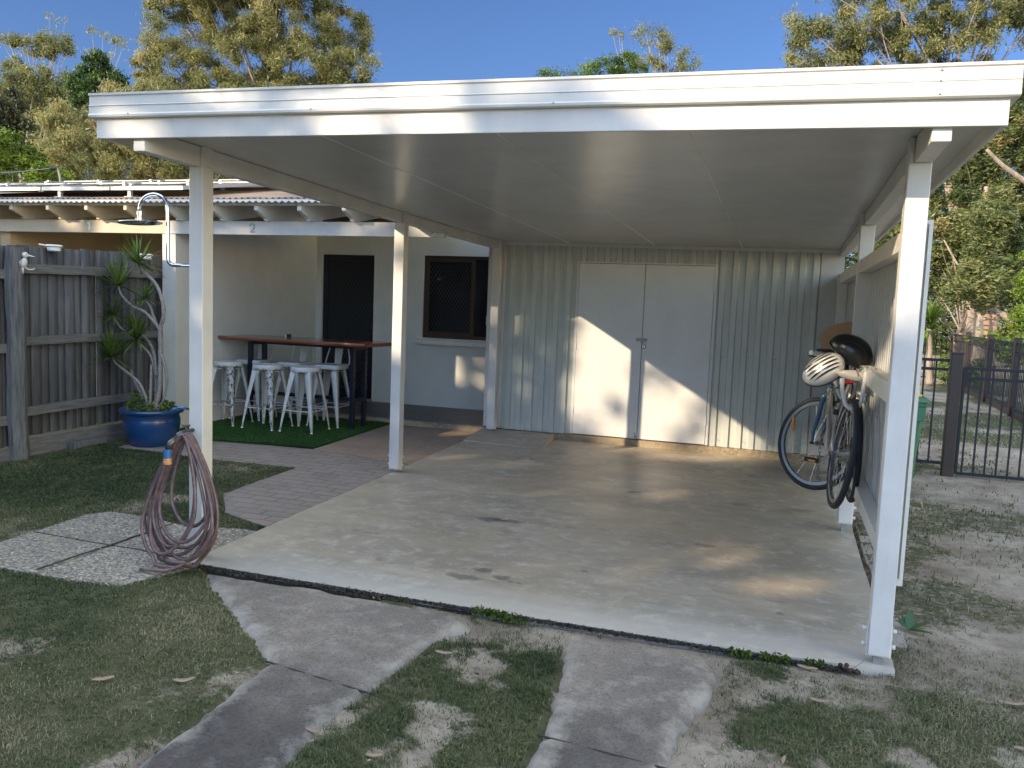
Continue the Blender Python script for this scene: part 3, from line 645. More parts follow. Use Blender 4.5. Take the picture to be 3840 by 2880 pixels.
mb = MB(); mb.box(DX0-.03, DX0-.004, YW-.026, YW+.01, DZ0-.006, DZ1+.022).box(DX1+.004, DX1+.03, YW-.026, YW+.01, DZ0-.006, DZ1+.022).box(DX0-.004, DX1+.004, YW-.026, YW+.01, DZ1+.006, DZ1+.022)
mb.build('door_frame', M['door'], sh)
XM = (DX0+DX1)/2
for a, b, s in ((DX0, XM-.003, 0), (XM+.003, DX1, 1)):
    dl = MB().box(a, b, YW-.032, YW+.004, DZ0, DZ1).build('door_leaf', M['door'], sh, bevel=.002)
    for z in (.42, 1.15, 1.85): MB().lathe([(.006, -.04), (.006, .04)], ((a-.002) if s == 0 else (b+.002), YW-.034, z), 8).build('hinge', M['door'], dl)
MB().box(DX0-.001, DX1+.001, YW+.0045, YW+.011, DZ0-.004, DZ1+.005).build('door_reveal', M['black'], sh)
pb = MB(); pb.box(1.785, 1.905, YW-.040, YW-.033, 1.240, 1.275); pb.box(1.785, 1.80, YW-.045, YW-.0405, 1.243, 1.272); pb.ell((1.880, YW-.046, 1.257), .006, .012, .013, 10, 8)
pb.build('hasp', M['galv'], sh, bevel=.002)
pb = MB(); pb.box(1.817, 1.84, YW-.045, YW-.0325, .165, .20); pb.tube([(1.828, YW-.044, .19), (1.826, YW-.05, .215), (1.817, YW-.05, .228), (1.811, YW-.05, .22)], .005, 6)
pb.build('drop_bolt', M['galv'], sh)
scr = MB()
for z in (.22, 1.12, 2.02):
    for x in list(np.arange(.35, 1.08, .266))+list(np.arange(2.72, 3.6, .266)): scr.ell((x, YW-.026, z+.004*(x % .1)*10), .006, .005, .006, 8, 6)
for x in np.arange(1.2, 2.6, .266): scr.ell((x, YW-.022, 2.12), .006, .005, .006, 8, 6)
scr.build('screw', M['galv'], sh)
# padlock
pl = thing('padlock', 'small black combination padlock hanging from the hasp on the shed doors', 'padlock', (1.877, YW-.05, 1.18))
MB().box(1.857, 1.896, YW-.062, YW-.042, 1.163, 1.203).build('lock_body', M['black_pl'], pl, bevel=.003)
MB().box(1.862, 1.872, YW-.0645, YW-.0622, 1.168, 1.198).box(1.881, 1.891, YW-.0645, YW-.0622, 1.168, 1.198).build('dial', M['steel'], pl)
MB().tube([(1.862, YW-.052, 1.20), (1.862, YW-.052, 1.235), (1.867, YW-.052, 1.248), (1.877, YW-.052, 1.254), (1.887, YW-.052, 1.248), (1.891, YW-.052, 1.235), (1.891, YW-.052, 1.20)], .003, 8).build('shackle', M['steel'], pl, smooth=True)
# kerb + ramp
kb = MB(); kb.box(.93, 3.86, 5.045, 5.12, 0, .146); kb.box(.02, .93, 5.04, 5.12, 0, .135); tag(kb.build('kerb', M['kerb'], bevel=.008), kind='structure')
rp = MB(); rp.hexa([(.03,4.44,.0),(.96,4.41,.0),(.90,5.045,.0),(.03,5.045,0),(.03,4.44,G(0,4.44)+.012),(.96,4.41,G(0,4.4)+.005),(.90,5.045,.132),(.03,5.045,.136)])
tag(rp.build('ramp_path', M['slab'], bevel=.004), kind='structure')
# ------------------------------------------------------------------ privacy wall on the right
sw = thing('side_wall', 'ribbed metal screen wall on white rails along the right side of the carport', 'wall', (3.87, 2.6, .4))
rib((3.897, .06, 0), (3.897, 5.08, 0), .40, 2.03, .10, .022, (-1,0,0), 0).build('wall_sheet', M['side_sheet'], sw)
YS = [(PW+.001, 2.34), (2.3407+PW+.001, 4.55), (4.641, 5.07)]
for (a, b) in YS:
    for z0, z1 in ((1.913, 2.003), (1.205, 1.303), (.487, .568)):
        MB().box(3.798, 3.873, a, b, z0, z1).build('rail', M['white'], sw, bevel=.003)
MB().box(W-PW, W-.006, 4.551, 4.64, .12, 2.01).build('stud', M['white'], sw, bevel=.003)
MB().box(3.8805, 3.918, .094, .1, .365, 2.048).box(3.9125, 3.918, .1005, .17, .365, 2.048).box(3.8805, 3.918, .1005, .17, 2.035, 2.0475).build('edge_flashing', M['gutter'], sw)
# edging stones beside the slab
eg = MB()
y = .35
while y < 5:
    L_ = random.uniform(.16, .26); x = 3.935+random.uniform(-.008, .008); z = G(0, y)-.018+random.uniform(-.006, .004)
    eg.hexa([(x,y,z-.06),(x+.075,y+.01,z-.06),(x+.07,y+L_,z-.06),(x,y+L_,z-.06),(x,y,z),(x+.075,y+.01,z-.004),(x+.07,y+L_,z+.003),(x,y+L_,z)]); y += L_+.02
tag(eg.build('path_edging', M['drive'], bevel=.006), kind='structure')
# ------------------------------------------------------------------ house behind (two units under one low roof)
YB, FLZ = 6.4, .15           # back wall of the verandah, verandah floor level
hs = thing('house', 'low white and beige duplex house with exposed rafter ends behind the fence', 'house', (-2, 6, .1))
mb = MB(); mb.box(-3.04, .2, 5.1, YB, 0, FLZ-.012); tag(mb.build('verandah_path', M['kerb'], bevel=.006), kind='structure')
tag(MB().box(-3.039, .199, 5.085, YB, FLZ-.012, FLZ).build('verandah_floor', M['tiles'], bevel=.003), kind='structure')
def wall_with_holes(x0, x1, z0, z1, y0, y1, holes):
    mb = MB(); xs = sorted({x0, x1, *[h[0] for h in holes], *[h[1] for h in holes]})
    for a, b in zip(xs[:-1], xs[1:]):
        hh = sorted([h for h in holes if h[0] <= a+1e-6 and h[1] >= b-1e-6], key=lambda h: h[2]); z = z0
        for h in hh:
            if h[2] > z+1e-6: mb.box(a, b, y0, y1, z, h[2])
            z = h[3]
        if z < z1-1e-6: mb.box(a, b, y0, y1, z, z1)
    return mb
DH = (-2.95, -2.13, FLZ, 2.185); WH = (-1.385, .08, 1.085, 2.20)
wall_with_holes(-3.04, .26, 0, 2.62, YB, YB+.14, [DH, WH]).build('wall', M['render'], hs)
MB().hexa([(-3.215,3.51,0),(-3.04,3.51,0),(-3.04,YB+.14,0),(-3.215,YB+.14,0),(-3.215,3.51,2.212),(-3.04,3.51,2.212),(-3.04,YB+.14,2.78),(-3.215,YB+.14,2.78)]).build('dividing_wall', M['render'], hs)
MB().box(.2, .235, 5.13, YB, .14, 2.5).build('side_wall_panel', M['steel_sheet'], hs)
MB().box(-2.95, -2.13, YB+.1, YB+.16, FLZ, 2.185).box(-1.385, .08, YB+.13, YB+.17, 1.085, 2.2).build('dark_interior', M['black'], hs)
# security door
dr = MB(); x0, x1, z0, z1 = DH; y0, y1 = YB+.035, YB+.065
for a in ((x0, x0+.075, z0+.03, z1), (x1-.075, x1, z0+.03, z1), (x0+.075, x1-.075, z1-.075, z1), (x0+.075, x1-.075, z0+.03, z0+.16)): dr.box(a[0], a[1], y0, y1, a[2], a[3])
sdoor = dr.build('security_door', M['brownframe'] if False else M['black'], hs, bevel=.002)
def grille(x0, x1, z0, z1, y, p, q, r_=.0022):
    mb = MB(); 
    k = -int((z1-z0)/q*p/p)-30
    for sgn in (1, -1):
        c = -40
        while c < 80:
            # line x = x0 + c*p + sgn*(z-z0)*p/q
            f = lambda z: x0+c*p+sgn*(z-z0)*p/q
            za, zb = z0, z1
            if sgn > 0: za = max(z0, z0+(x0-(x0+c*p))*q/p); zb = min(z1, z0+(x1-(x0+c*p))*q/p)
            else: za = max(z0, z0+((x0+c*p)-x1)*q/p); zb = min(z1, z0+((x0+c*p)-x0)*q/p)
            if zb-za > .005: mb.bar((f(za), y, za), (f(zb), y, zb), .0028, .005, (0,1,0))
            c += 1
    return mb
grille(x0+.075, x1-.075, z0+.16, z1-.075, YB+.05, .052, .082).build('grille', M['galvmesh'], sdoor)
MB().box(x0+.075, x1-.075, YB+.058, YB+.062, z0+.16, z1-.075).build('fly_screen', M['screen'], sdoor)
MB().box(x1-.06, x1-.03, YB+.022, YB+.0345, 1.10, 1.24).box(x1-.05, x1-.04, YB+.0, YB+.022, 1.13, 1.20).build('handle', M['black_pl'], sdoor)
MB().box(x0-.045, x0-.001, YB-.008, YB+.03, FLZ, z1+.045).box(x1+.001, x1+.03, YB-.006, YB+.03, FLZ, z1+.045).box(x0-.001, x1+.001, YB-.008, YB+.03, z1+.001, z1+.045).build('door_jamb', M['render'], hs, bevel=.003)
MB().box(x0-.02, x1+.02, YB-.05, YB+.03, FLZ+.0005, FLZ+.028).build('threshold', M['kerb'], hs, bevel=.004)
# window
x0, x1, z0, z1 = WH; wf = MB()
for a in ((x0, x0+.04, z0, z1), (x1-.04, x1, z0, z1), (x0+.04, x1-.04, z1-.04, z1), (x0+.04, x1-.04, z0, z0+.05)): wf.box(a[0], a[1], YB+.03, YB+.08, a[2], a[3])
win = wf.build('window', M['brownframe'], hs, bevel=.002)
mb = MB(); ya, yb = YB+.022, YB+.05
for a in ((x0+.041, x0+.075, z0+.05, z1-.041), (-.70, -.645, z0+.05, z1-.041), (x0+.075, -.70, z1-.08, z1-.041), (x0+.075, -.70, z0+.05, z0+.09)): mb.box(a[0], a[1], ya, yb, a[2], a[3])
mb.build('sash', M['brownframe'], win, bevel=.002)
grille(x0+.075, -.70, z0+.09, z1-.08, YB+.038, .048, .07).build('grille', M['galvmesh'], win)
MB().box(x0+.075, -.70, YB+.046, YB+.05, z0+.09, z1-.08).build('pane', M['glass'], win)
MB().box(-.645, x1-.04, YB+.05, YB+.054, z0+.05, z1-.04).build('pane', M['glass'], win)
MB().box(-.44, -.395, YB-.05, YB+.0485, 1.30, 1.42).build('window_latch', M['numw'], win, bevel=.006)
mb = MB(); mb.hexa([(x0-.055,YB-.10,1.0),(.1,YB-.10,1.0),(.1,YB+.028,1.03),(x0-.055,YB+.028,1.03),(x0-.055,YB-.10,1.055),(.1,YB-.10,1.055),(.1,YB+.028,1.084),(x0-.055,YB+.028,1.084)])
mb.build('window_sill', M['white'], hs, bevel=.004)
# verandah beams: white for unit 2, beige for unit 1
def vbeam(a, b, mat, top2=2.354):
    return MB().box(a, b, 3.50, 3.545, 2.213, top2).build('verandah_beam', mat, hs, bevel=.003)
vb2 = vbeam(-3.13, -.006, M['white']); MB().box(-.0055, .13, 3.50, 3.545, 2.213, 2.254).build('beam_end', M['white'], hs); vb1 = vbeam(-9.5, -3.1305, M['beige_wood'])
def numeral(kind, x, z, mat, par, yy=3.4985, hgt=.092):
    mb = MB(); t = .009
    if kind == '1':
        mb.box(x-.009, x+.009, yy-.006, yy, z, z+hgt); mb.hexa([(x-.032,yy-.006,z+hgt*.74),(x-.009,yy-.006,z+hgt*.76),(x-.009,yy,z+hgt*.76),(x-.032,yy,z+hgt*.74),(x-.032,yy-.006,z+hgt*.82),(x-.009,yy-.006,z+hgt),(x-.009,yy,z+hgt),(x-.032,yy,z+hgt*.82)])
    else:
        pts = [(x-.026, z+hgt*.74)]
        for k in range(9):
            a = math.pi*(1-k/8*1.15); pts.append((x+.026*math.cos(a), z+hgt*.72+.027*math.sin(a)))
        pts += [(x+.012, z+hgt*.40), (x-.012, z+hgt*.18), (x-.026, z+.008)]
        mb.tube([(p, yy-.003, q) for p, q in pts], .0052, 6); mb.box(x-.030, x+.032, yy-.006, yy, z, z+.012)
    return mb.build('house_number', mat, par)
numeral('2', -2.055, 2.236, M['numgrey'], vb2); numeral('1', -4.205, 2.245, M['numw'], vb1)
# rafters
RS = .176
def rz(y): return 2.478+(y-3.22)*RS          # top of rafters
def rafter(x, mat):
    prof = [(3.25, rz(3.25)-.045), (3.25, rz(3.25)), (6.3, rz(6.3)), (6.3, rz(6.3)-.13), (3.50, 2.352), (3.42, 2.352), (3.415, 2.372)]
    MB().prism(prof, .042, lambda y_, z_, t: (x+t, y_, z_)).build('rafter', mat, hs, bevel=.002)
for x in (-.36, -.86, -1.36, -1.86, -2.40, -2.96): rafter(x, M['white'])
for x in (-3.5, -4.03, -4.57, -5.10, -5.64, -6.2, -6.75, -7.3): rafter(x, M['beige_wood'])
MB().box(-9.5, -.20, 3.29, 3.325, rz(3.3)+.001, rz(3.3)+.03).build('eave_batten', M['white'], hs)
# soffit boards above the rafters and blocking over the beam
MB().hexa([(-3.13,3.33,rz(3.33)+.004),(-.21,3.33,rz(3.33)+.004),(-.21,6.4,rz(6.4)+.004),(-3.13,6.4,rz(6.4)+.004),(-3.13,3.33,rz(3.33)+.012),(-.21,3.33,rz(3.33)+.012),(-.21,6.4,rz(6.4)+.012),(-3.13,6.4,rz(6.4)+.012)]).build('soffit', M['render'], hs)
MB().hexa([(-9.5,3.33,rz(3.33)+.004),(-3.131,3.33,rz(3.33)+.004),(-3.131,6.4,rz(6.4)+.004),(-9.5,6.4,rz(6.4)+.004),(-9.5,3.33,rz(3.33)+.012),(-3.131,3.33,rz(3.33)+.012),(-3.131,6.4,rz(6.4)+.012),(-9.5,6.4,rz(6.4)+.012)]).build('soffit', M['beige_wood'], hs)
# unit 1 walls behind the fence
MB().box(-9.5, -3.216, 5.3, 5.45, 0, 2.85).build('wall', M['beige'], hs)
MB().box(-5.6, -5.45, 3.56, 5.29, 1.95, 2.35).build('side_beam', M['beige'], hs)
MB().box(-7.4, -6.3, 5.27, 5.3, .9, 2.02).build('window', M['glass'], hs)
# corrugated eave sheet (round profile) and brown roof
def wavy(x0, x1, y0, y1, lift, amp, per, mat, name):
    xs = np.arange(x0, x1, per/8); zz = amp*np.sin(xs/per*2*np.pi)
    V = []; 
    for y in (y0, y1):
        V.append(np.stack([xs, np.full_like(xs, y), rz(y)+lift+zz], -1))
    V = np.concatenate(V); n = len(xs); i = np.arange(n-1); Q = np.stack([i, i+1, n+i+1, n+i], -1)
    o = npmesh(name, V, Q, mat, hs, smooth=True); sd_ = o.modifiers.new('thickness', 'SOLIDIFY'); sd_.thickness = .004; return o
wavy(-9.5, -.2, 3.20, 3.62, .046, .0095, .076, M['roofzinc'], 'eave_sheet')
wavy(-9.5, -.2, 3.60, 8.4, .062, .0095, .076, M['roofbrown'], 'roof')
MB().hexa([(-9.5,8.4,rz(8.4)+.05),(-.2,8.4,rz(8.4)+.05),(-.2,12.5,2.5),(-9.5,12.5,2.5),(-9.5,8.4,rz(8.4)+.07),(-.2,8.4,rz(8.4)+.07),(-.2,12.5,2.53),(-9.5,12.5,2.53)]).build('roof', M['roofbrown'], hs)
MB().box(-9.4, .2, 6.55, 12.3, 0, 2.5).build('rear_wall', M['beige'], hs)
# solar panels
def solar():
    t = thing('solar_panel', 'solar panel', 'solar panel', (0, 0, 0), 'solar panels on the house roof')
    w_, l_ = .99, 1.60; sl_ = RS
    f = MB()
    def bx(x0, x1, y0, y1, za, zb): return [(x0,y0,y0*sl_+za),(x1,y0,y0*sl_+za),(x1,y1,y1*sl_+za),(x0,y1,y1*sl_+za),(x0,y0,y0*sl_+zb),(x1,y0,y0*sl_+zb),(x1,y1,y1*sl_+zb),(x0,y1,y1*sl_+zb)]
    for a in ((0, w_, 0, .03), (0, w_, l_-.03, l_), (0, .03, .03, l_-.03), (w_-.03, w_, .03, l_-.03)): f.hexa(bx(*a, 0, .042))
    f.build('frame', M['alu'], t)
    MB().hexa(bx(.03, w_-.03, .03, l_-.03, .028, .037)).build('glass', M['solar'], t)
    for x in (.22,):
        MB().hexa(bx(x, x+.04, .02, .06, -.07, -.001)).hexa(bx(x-.03, x+.07, .0, .10, -.075, -.069)).build('foot', M['alu'], t)
    for y in (.30, l_-.32): MB().hexa(bx(-.02, .02, y, y+.05, .043, .06)).build('clamp', M['alu'], t)
    return t
sp = solar(); first = True
place = {0: ['rightmost solar panel of the lower row at the front edge of the roof', 'second solar panel from the right in the lower row', 'third solar panel from the right in the lower row', 'fourth solar panel from the right in the lower row'],
         1: ['rightmost solar panel of the upper row nearest the carport beam', 'second solar panel from the right in the upper row', 'third solar panel from the right in the upper row', 'fourth solar panel from the right in the upper row', 'fifth solar panel from the right in the upper row']}
for row, y in ((0, 3.66), (1, 5.29)):
    for k in range(4 if row == 0 else 5):
        o = sp if first else copy_tree(sp); first = False
        o.location = (-3.05-(k+1)*1.01, y, rz(y)+.15); o['label'] = place[row][k]
# antenna-like service mast with overhead cable
# ------------------------------------------------------------------ paling fence
fn = thing('paling_fence', 'weathered grey timber paling fence along the left side of the lawn', 'fence', (-3.35, 1, 0))
def palings(y0, y1, z0, zf):
    V = []; Q = []; A = []; y = y0; k = 0
    while y < y1:
        wd_ = random.uniform(.085, .115); yb = min(y+wd_, y1); x = -3.345-(.014 if k % 2 else 0)+random.uniform(-.004, .004); zt_ = zf(y)+random.uniform(-.008, .008); b = len(V); ov = -.004 if random.random() < .08 else .008
        tl = random.uniform(-.003, .003)
        for xx in (x, x-.012):
            V += [(xx, y+tl, z0), (xx, yb+tl+ov, z0), (xx, yb-tl+ov, zt_), (xx, y-tl, zt_)]
        Q += [(b, b+1, b+2, b+3), (b+7, b+6, b+5, b+4), (b+1, b+5, b+6, b+2), (b+4, b, b+3, b+7), (b+3, b+2, b+6, b+7)]; A += [random.random()]*8
        y = yb if k % 2 else yb-.0; k += 1
    return npmesh('palings', V, Q, M['paling'], fn, attr={'v': A})
palings(1.70, 3.66, .19, lambda y: 1.955+(y-1.7)*.016); palings(-3.0, 1.69, .12, lambda y: 1.93+(y+1)*.004)
for y0, y1 in ((1.80, 3.60), (-3, 1.66)):
    for zc, dz in ((1.75, .085), (1.085, .08), (.43, .085)):
        d = -.0 if y0 > 0 else -.06
        n_ = 14; pts = [(-3.318, y0+(y1-y0)*k/n_, zc+d+random.uniform(-.003, .003)+(.012*(y0+(y1-y0)*k/n_-1.8) if y0 > 0 else 0)) for k in range(n_+1)]
        mb = MB()
        for a, b in zip(pts[:-1], pts[1:]): mb.bar(a, b, .038, dz)
        mb.build('rail', M['greyrail'], fn)
    mb = MB(); mb.box(-3.315, -3.285, y0, y1, -.08, .18 if y0 > 0 else .12); mb.build('plinth_board', M['greyrail'], fn, bevel=.004)
def roundpost(y, r_, h, x=-3.27):
    mb = MB(); pts = [(x+.006*math.sin(k*1.7), y+.008*math.sin(k*1.1), -.1+(h+.1)*k/12) for k in range(13)]
    mb.tube(pts, [r_*(1.05-.10*k/12+.04*math.sin(k*2.3)) for k in range(13)], 9); return mb.build('post', M['greywood'], fn, smooth=True, auto=35)
roundpost(1.70, .082, 1.93); MB().box(-3.30, -3.20, 3.60, 3.69, 0, 1.80).build('post', M['greywood'], fn, bevel=.006); roundpost(-1.2, .08, 1.9)
# bird ornament on the fence post
bd = thing('bird_ornament', 'small white kookaburra ornament fixed to the fence post', 'ornament', (-3.18, 1.72, 1.75))
MB().ell((-3.175, 1.715, 1.795), .026, .028, .048, 14, 10, Matrix.Rotation(.25, 3, 'Y')).ell((-3.165, 1.72, 1.865), .026, .028, .026, 14, 10).tube([(-3.19,1.715,1.77),(-3.19,1.715,1.70)], [.014,.007], 8).build('body', M['ivory'], bd, smooth=True)
MB().tube([(-3.15,1.735,1.862),(-3.11,1.77,1.853)], [.010,.002], 8).build('beak', M['ivory'], bd)
MB().ell((-3.142, 1.712, 1.872), .004, .005, .004, 8, 6).build('eye', M['black_pl'], bd)
MB().ell((-3.20, 1.695, 1.79), .012, .012, .034, 10, 8).build('wing', M['galv'], bd, smooth=True)
MB().tube([(-3.17,1.72,1.755),(-3.155,1.745,1.738),(-3.14,1.77,1.738),(-3.13,1.785,1.748)], .006, 6).build('feet', M['ivory'], bd)
# round solar fence lights
def fence_light(y, z, label):
    t = thing('fence_light', label, 'light', (-3.30, y, z), 'solar lights on top of the fence')
    MB().lathe([(.0, .012), (.062, .010), (.078, 0), (.074, -.008), (.058, -.010)], (-3.28, y, z), 24).build('cap', M['numw'], t, smooth=True, auto=40)
    MB().lathe([(.057, -.011), (.056, -.045), (.045, -.052), (0, -.053)], (-3.28, y, z), 24).build('lens', M['numw'], t, smooth=True, auto=40)
    MB().tube([(-3.30, y-.07, z-.002), (-3.33, y-.12, z+.006)], .008, 6).build('bracket', M['numw'], t)
fence_light(2.14, 1.975, 'white round solar light on top of the fence next to the bird ornament'); fence_light(3.33, 1.97, 'white round solar light on the fence behind the spiky potted plant')
# ------------------------------------------------------------------ potted dracaena
pp = thing('potted_plant', 'tall spiky plant with bare pale stems in a blue glazed pot by the fence', 'potted plant', (-2.74, 2.8, .03))
PC = (-2.74, 2.8, G(0, 2.8)-.02)
MB().lathe([(.18,0),(.20,.01),(.245,.10),(.272,.20),(.275,.27),(.262,.325),(.268,.335),(.305,.345),(.312,.362),(.30,.378),(.27,.378),(.26,.36),(.25,.33)], PC, 48).build('pot', M['pot'], pp, smooth=True, auto=50)
MB().lathe([(0.0,.345),(.14,.35),(.252,.335)], PC, 32).build('soil', M['soil'], pp, smooth=True)
ys = 2.8
STEMS = [ [(-2.714,2.8,.38),(-2.66,2.81,.55),(-2.636,2.8,.773),(-2.63,2.8,1.0),(-2.635,2.8,1.201),(-2.585,2.79,1.33),(-2.60,2.79,1.50),(-2.687,2.8,1.659),(-2.80,2.8,1.75),(-2.904,2.8,1.84)],
  [(-2.635,2.8,1.201),(-2.70,2.79,1.28),(-2.80,2.78,1.37),(-2.95,2.77,1.43),(-3.08,2.77,1.53),(-3.12,2.77,1.62)],
  [(-2.66,2.80,1.22),(-2.75,2.84,1.33),(-2.80,2.85,1.43),(-2.87,2.85,1.50)],
  [(-2.70,2.82,.72),(-2.76,2.85,.98),(-2.90,2.87,1.12),(-3.05,2.86,1.13),(-3.176,2.84,1.21),(-3.24,2.84,1.31)],
  [(-2.714,2.82,.40),(-2.72,2.84,.62),(-2.74,2.84,.80),(-2.80,2.84,.95),(-2.93,2.82,1.06)],
  [(-2.74,2.78,.38),(-2.80,2.76,.56),(-2.867,2.75,.668),(-3.0,2.74,.76),(-3.134,2.74,.84),(-3.17,2.74,.90)],
  [(-2.73,2.76,.36),(-2.70,2.74,.6),(-2.70,2.75,.85)], [(-2.62,2.8,.95),(-2.58,2.8,.85),(-2.56,2.81,.7),(-2.60,2.81,.5),(-2.68,2.80,.38)],
  [(-2.76,2.80,.36),(-2.84,2.79,.5),(-2.95,2.80,.66),(-3.0,2.8,.78)] ]
def spline(pts, n=4):
    P = [Vector(p) for p in pts]; out = []
    for i in range(len(P)-1):
        p0 = P[max(i-1, 0)]; p1 = P[i]; p2 = P[i+1]; p3 = P[min(i+2, len(P)-1)]
        for k in range(n):
            t = k/n; out.append(.5*((2*p1)+(-p0+p2)*t+(2*p0-5*p1+4*p2-p3)*t*t+(-p0+3*p1-3*p2+p3)*t**3))
    out.append(P[-1]); return out
for k, st in enumerate(STEMS):
    q = spline(st, 5); n_ = len(q); r0 = .026 if k == 0 else .017
    MB().tube(q, [(r0*(1-.45*i/n_))*(1+.10*math.sin(i*1.9)) for i in range(n_)], 8).build('stem', M['stem'], pp, smooth=True)
MB().ell((-2.71, 2.8, .40), .06, .06, .07, 12, 8).build('stem_base', M['stem'], pp, smooth=True)
def rosette(c, rad, n, up=.55, wd=.012, droop=.5, ax=(0,0,1), seed=1, mat='spiky', name='leaf_head', parent=None, vbase=.5):
    rr = np.random.RandomState(seed); V = []; Q = []; A = []; c = Vector(c)
    for i in range(n):
        az = rr.uniform(0, 2*math.pi); el = math.asin(rr.uniform(-.35, 1)**1 if rr.rand() > .15 else rr.uniform(.5, 1)); L_ = rad*rr.uniform(.75, 1.1)
        d = Vector((math.cos(az)*math.cos(el), math.sin(az)*math.cos(el), math.sin(el))); sd_ = Vector((-math.sin(az), math.cos(az), 0)); S = 5; b = len(V); v = np.clip(vbase+.18*rr.randn()+.15*math.sin(el), 0, 1)
        for k in range(S+1):
            t = k/S; p = c+d*(L_*t)+Vector((0, 0, -droop*L_*t*t*.45*(1-max(0, d.z)*.7))); w_ = wd*(.55+.9*t)*(1-t)**.6 if t < 1 else 0; w_ = max(w_, .0008)
            V += [tuple(p-sd_*w_), tuple(p+sd_*w_)]; A += [v, v]
        for k in range(S): Q.append((b+2*k, b+2*k+1, b+2*k+3, b+2*k+2))
    return npmesh(name, V, Q, M[mat], parent, attr={'v': A})
for k, (c, rad, n_) in enumerate((((-2.905,2.8,1.86), .33, 80), ((-3.12,2.77,1.63), .33, 75), ((-2.87,2.85,1.51), .22, 60), ((-3.25,2.84,1.33), .23, 60), ((-2.94,2.82,1.09), .31, 65), ((-3.18,2.74,.90), .36, 85), ((-2.97,2.84,1.20), .22, 50))):
    rosette(c, rad, n_, seed=k+3, parent=pp, droop=.35)
rr = np.random.RandomState(4); V = []; Q = []; A = []
for i in range(380):   # small weeds in the pot
    a = rr.uniform(0, 6.28); r_ = .22*math.sqrt(rr.rand()); c = np.array([PC[0]+r_*math.cos(a), PC[1]+r_*math.sin(a), PC[2]+.35+rr.rand()*.09*(1+(math.cos(a) < -.4))]); e = rr.randn(3)*.012; f = rr.randn(3)*.006; b = len(V); V += [c-e-f, c+e-f, c+e+f, c-e+f]; Q.append((b, b+1, b+2, b+3)); A += [rr.uniform(.1, .6)]*4
npmesh('weeds', V, Q, M['lime'], pp, attr={'v': A})['kind'] = 'stuff'
MB().box(-3.14,-2.90,2.46,2.53,-.02,.07).box(-2.90,-2.62,2.43,2.50,-.02,.075).build('x', M['greyrail']) if False else None
t = thing('timber_offcut', 'short grey timber offcut lying at the foot of the fence beside the pot', 'timber', (-3.17, 2.6, .06)); MB().box(-3.26,-3.17,2.25,2.66,-.01,.085).build('block', M['greywood'], t, bevel=.008)

# ------------------------------------------------------------------ outdoor shower, taps and hose
shw = thing('outdoor_shower', 'chrome outdoor shower arm and round head fixed to the left front post', 'shower', (0, .05, 1.75))
arc = [(-.293+.102*math.cos(a), .05, 2.085+.082*math.sin(a)) for a in np.linspace(0, math.pi, 13)]
MB().tube([(0,.05,1.752),(-.15,.05,1.752),(-.172,.05,1.757),(-.187,.05,1.772),(-.191,.05,1.79),(-.191,.05,2.085)]+arc[1:]+[(-.395,.05,2.05)], .011, 12).build('pipe', M['chrome'], shw, smooth=True)
MB().lathe([(.0135,-.04),(.0135,0),(.016,.0),(.016,.022),(.0135,.022)], (-.395,.05,2.045), 16).build('joint', M['chrome'], shw, smooth=True, auto=40)
MB().ell((0,0,0), .001, .001, .001, 4, 3).build('x', M['chrome'], shw) if False else None
hd = MB().lathe([(0,.007),(.02,.006),(.125,.002),(.127,0),(.125,-.004),(0,-.005)], (0,0,0), 40)
rt = Matrix.Rotation(-.06, 3, 'Y'); hd.v = [tuple(rt @ Vector(v)+Vector((-.395,.05,2.0))) for v in hd.v]; hd.build('shower_head', M['chrome'], shw, smooth=True, auto=40)
MB().lathe([(.02, -.012), (.02, 0)], (0, .05, 1.752), 16, 'x').build('flange', M['chrome'], shw)
tp = thing('wall_tap', 'small blue hose fitting on a pipe beside the left front post', 'tap', (-.05, .05, .9))
MB().tube([(0,.05,.905),(-.05,.05,.905)], .011, 8).build('spout', M['tapm'], tp, smooth=True)
MB().tube([(-.05,.05,.905),(-.12,.05,.90)], .009, 10).tube([(-.12,.05,.90),(-.145,.045,.893),(-.165,.04,.875)], .007, 8).build('hose_end', M['hblue'], tp, smooth=True)
tp2 = thing('garden_tap', 'old metal garden tap on the front post with the hose hung over it', 'tap', (0, -.02, .8))
MB().tube([(.03,0,.785),(.03,-.09,.785),(.02,-.115,.775),(.01,-.12,.74)], .012, 8).build('spout', M['tapm'], tp2, smooth=True)
MB().tube([(.03,-.06,.785),(.03,-.06,.815)], .007, 6).tube([(-.002,-.06,.818),(.055,-.06,.822)], .006, 6).build('tap_handle', M['tapm'], tp2)
ho = thing('garden_hose', 'dusty purple garden hose coiled in long loops over the tap on the front post', 'hose', (0, -.1, 0))
rr = random.Random(5); pts = []
HX, HZ = .035, .775; loops = [(.225,.66,-.02),(.255,.72,.0),(.20,.60,.01),(.27,.70,-.05),(.175,.64,-.04),(.245,.76,-.015),(.13,.52,.03),(.255,.74,-.03),(.16,.68,-.06),(.235,.70,.02),(.28,.775,-.035)]
N_ = 44
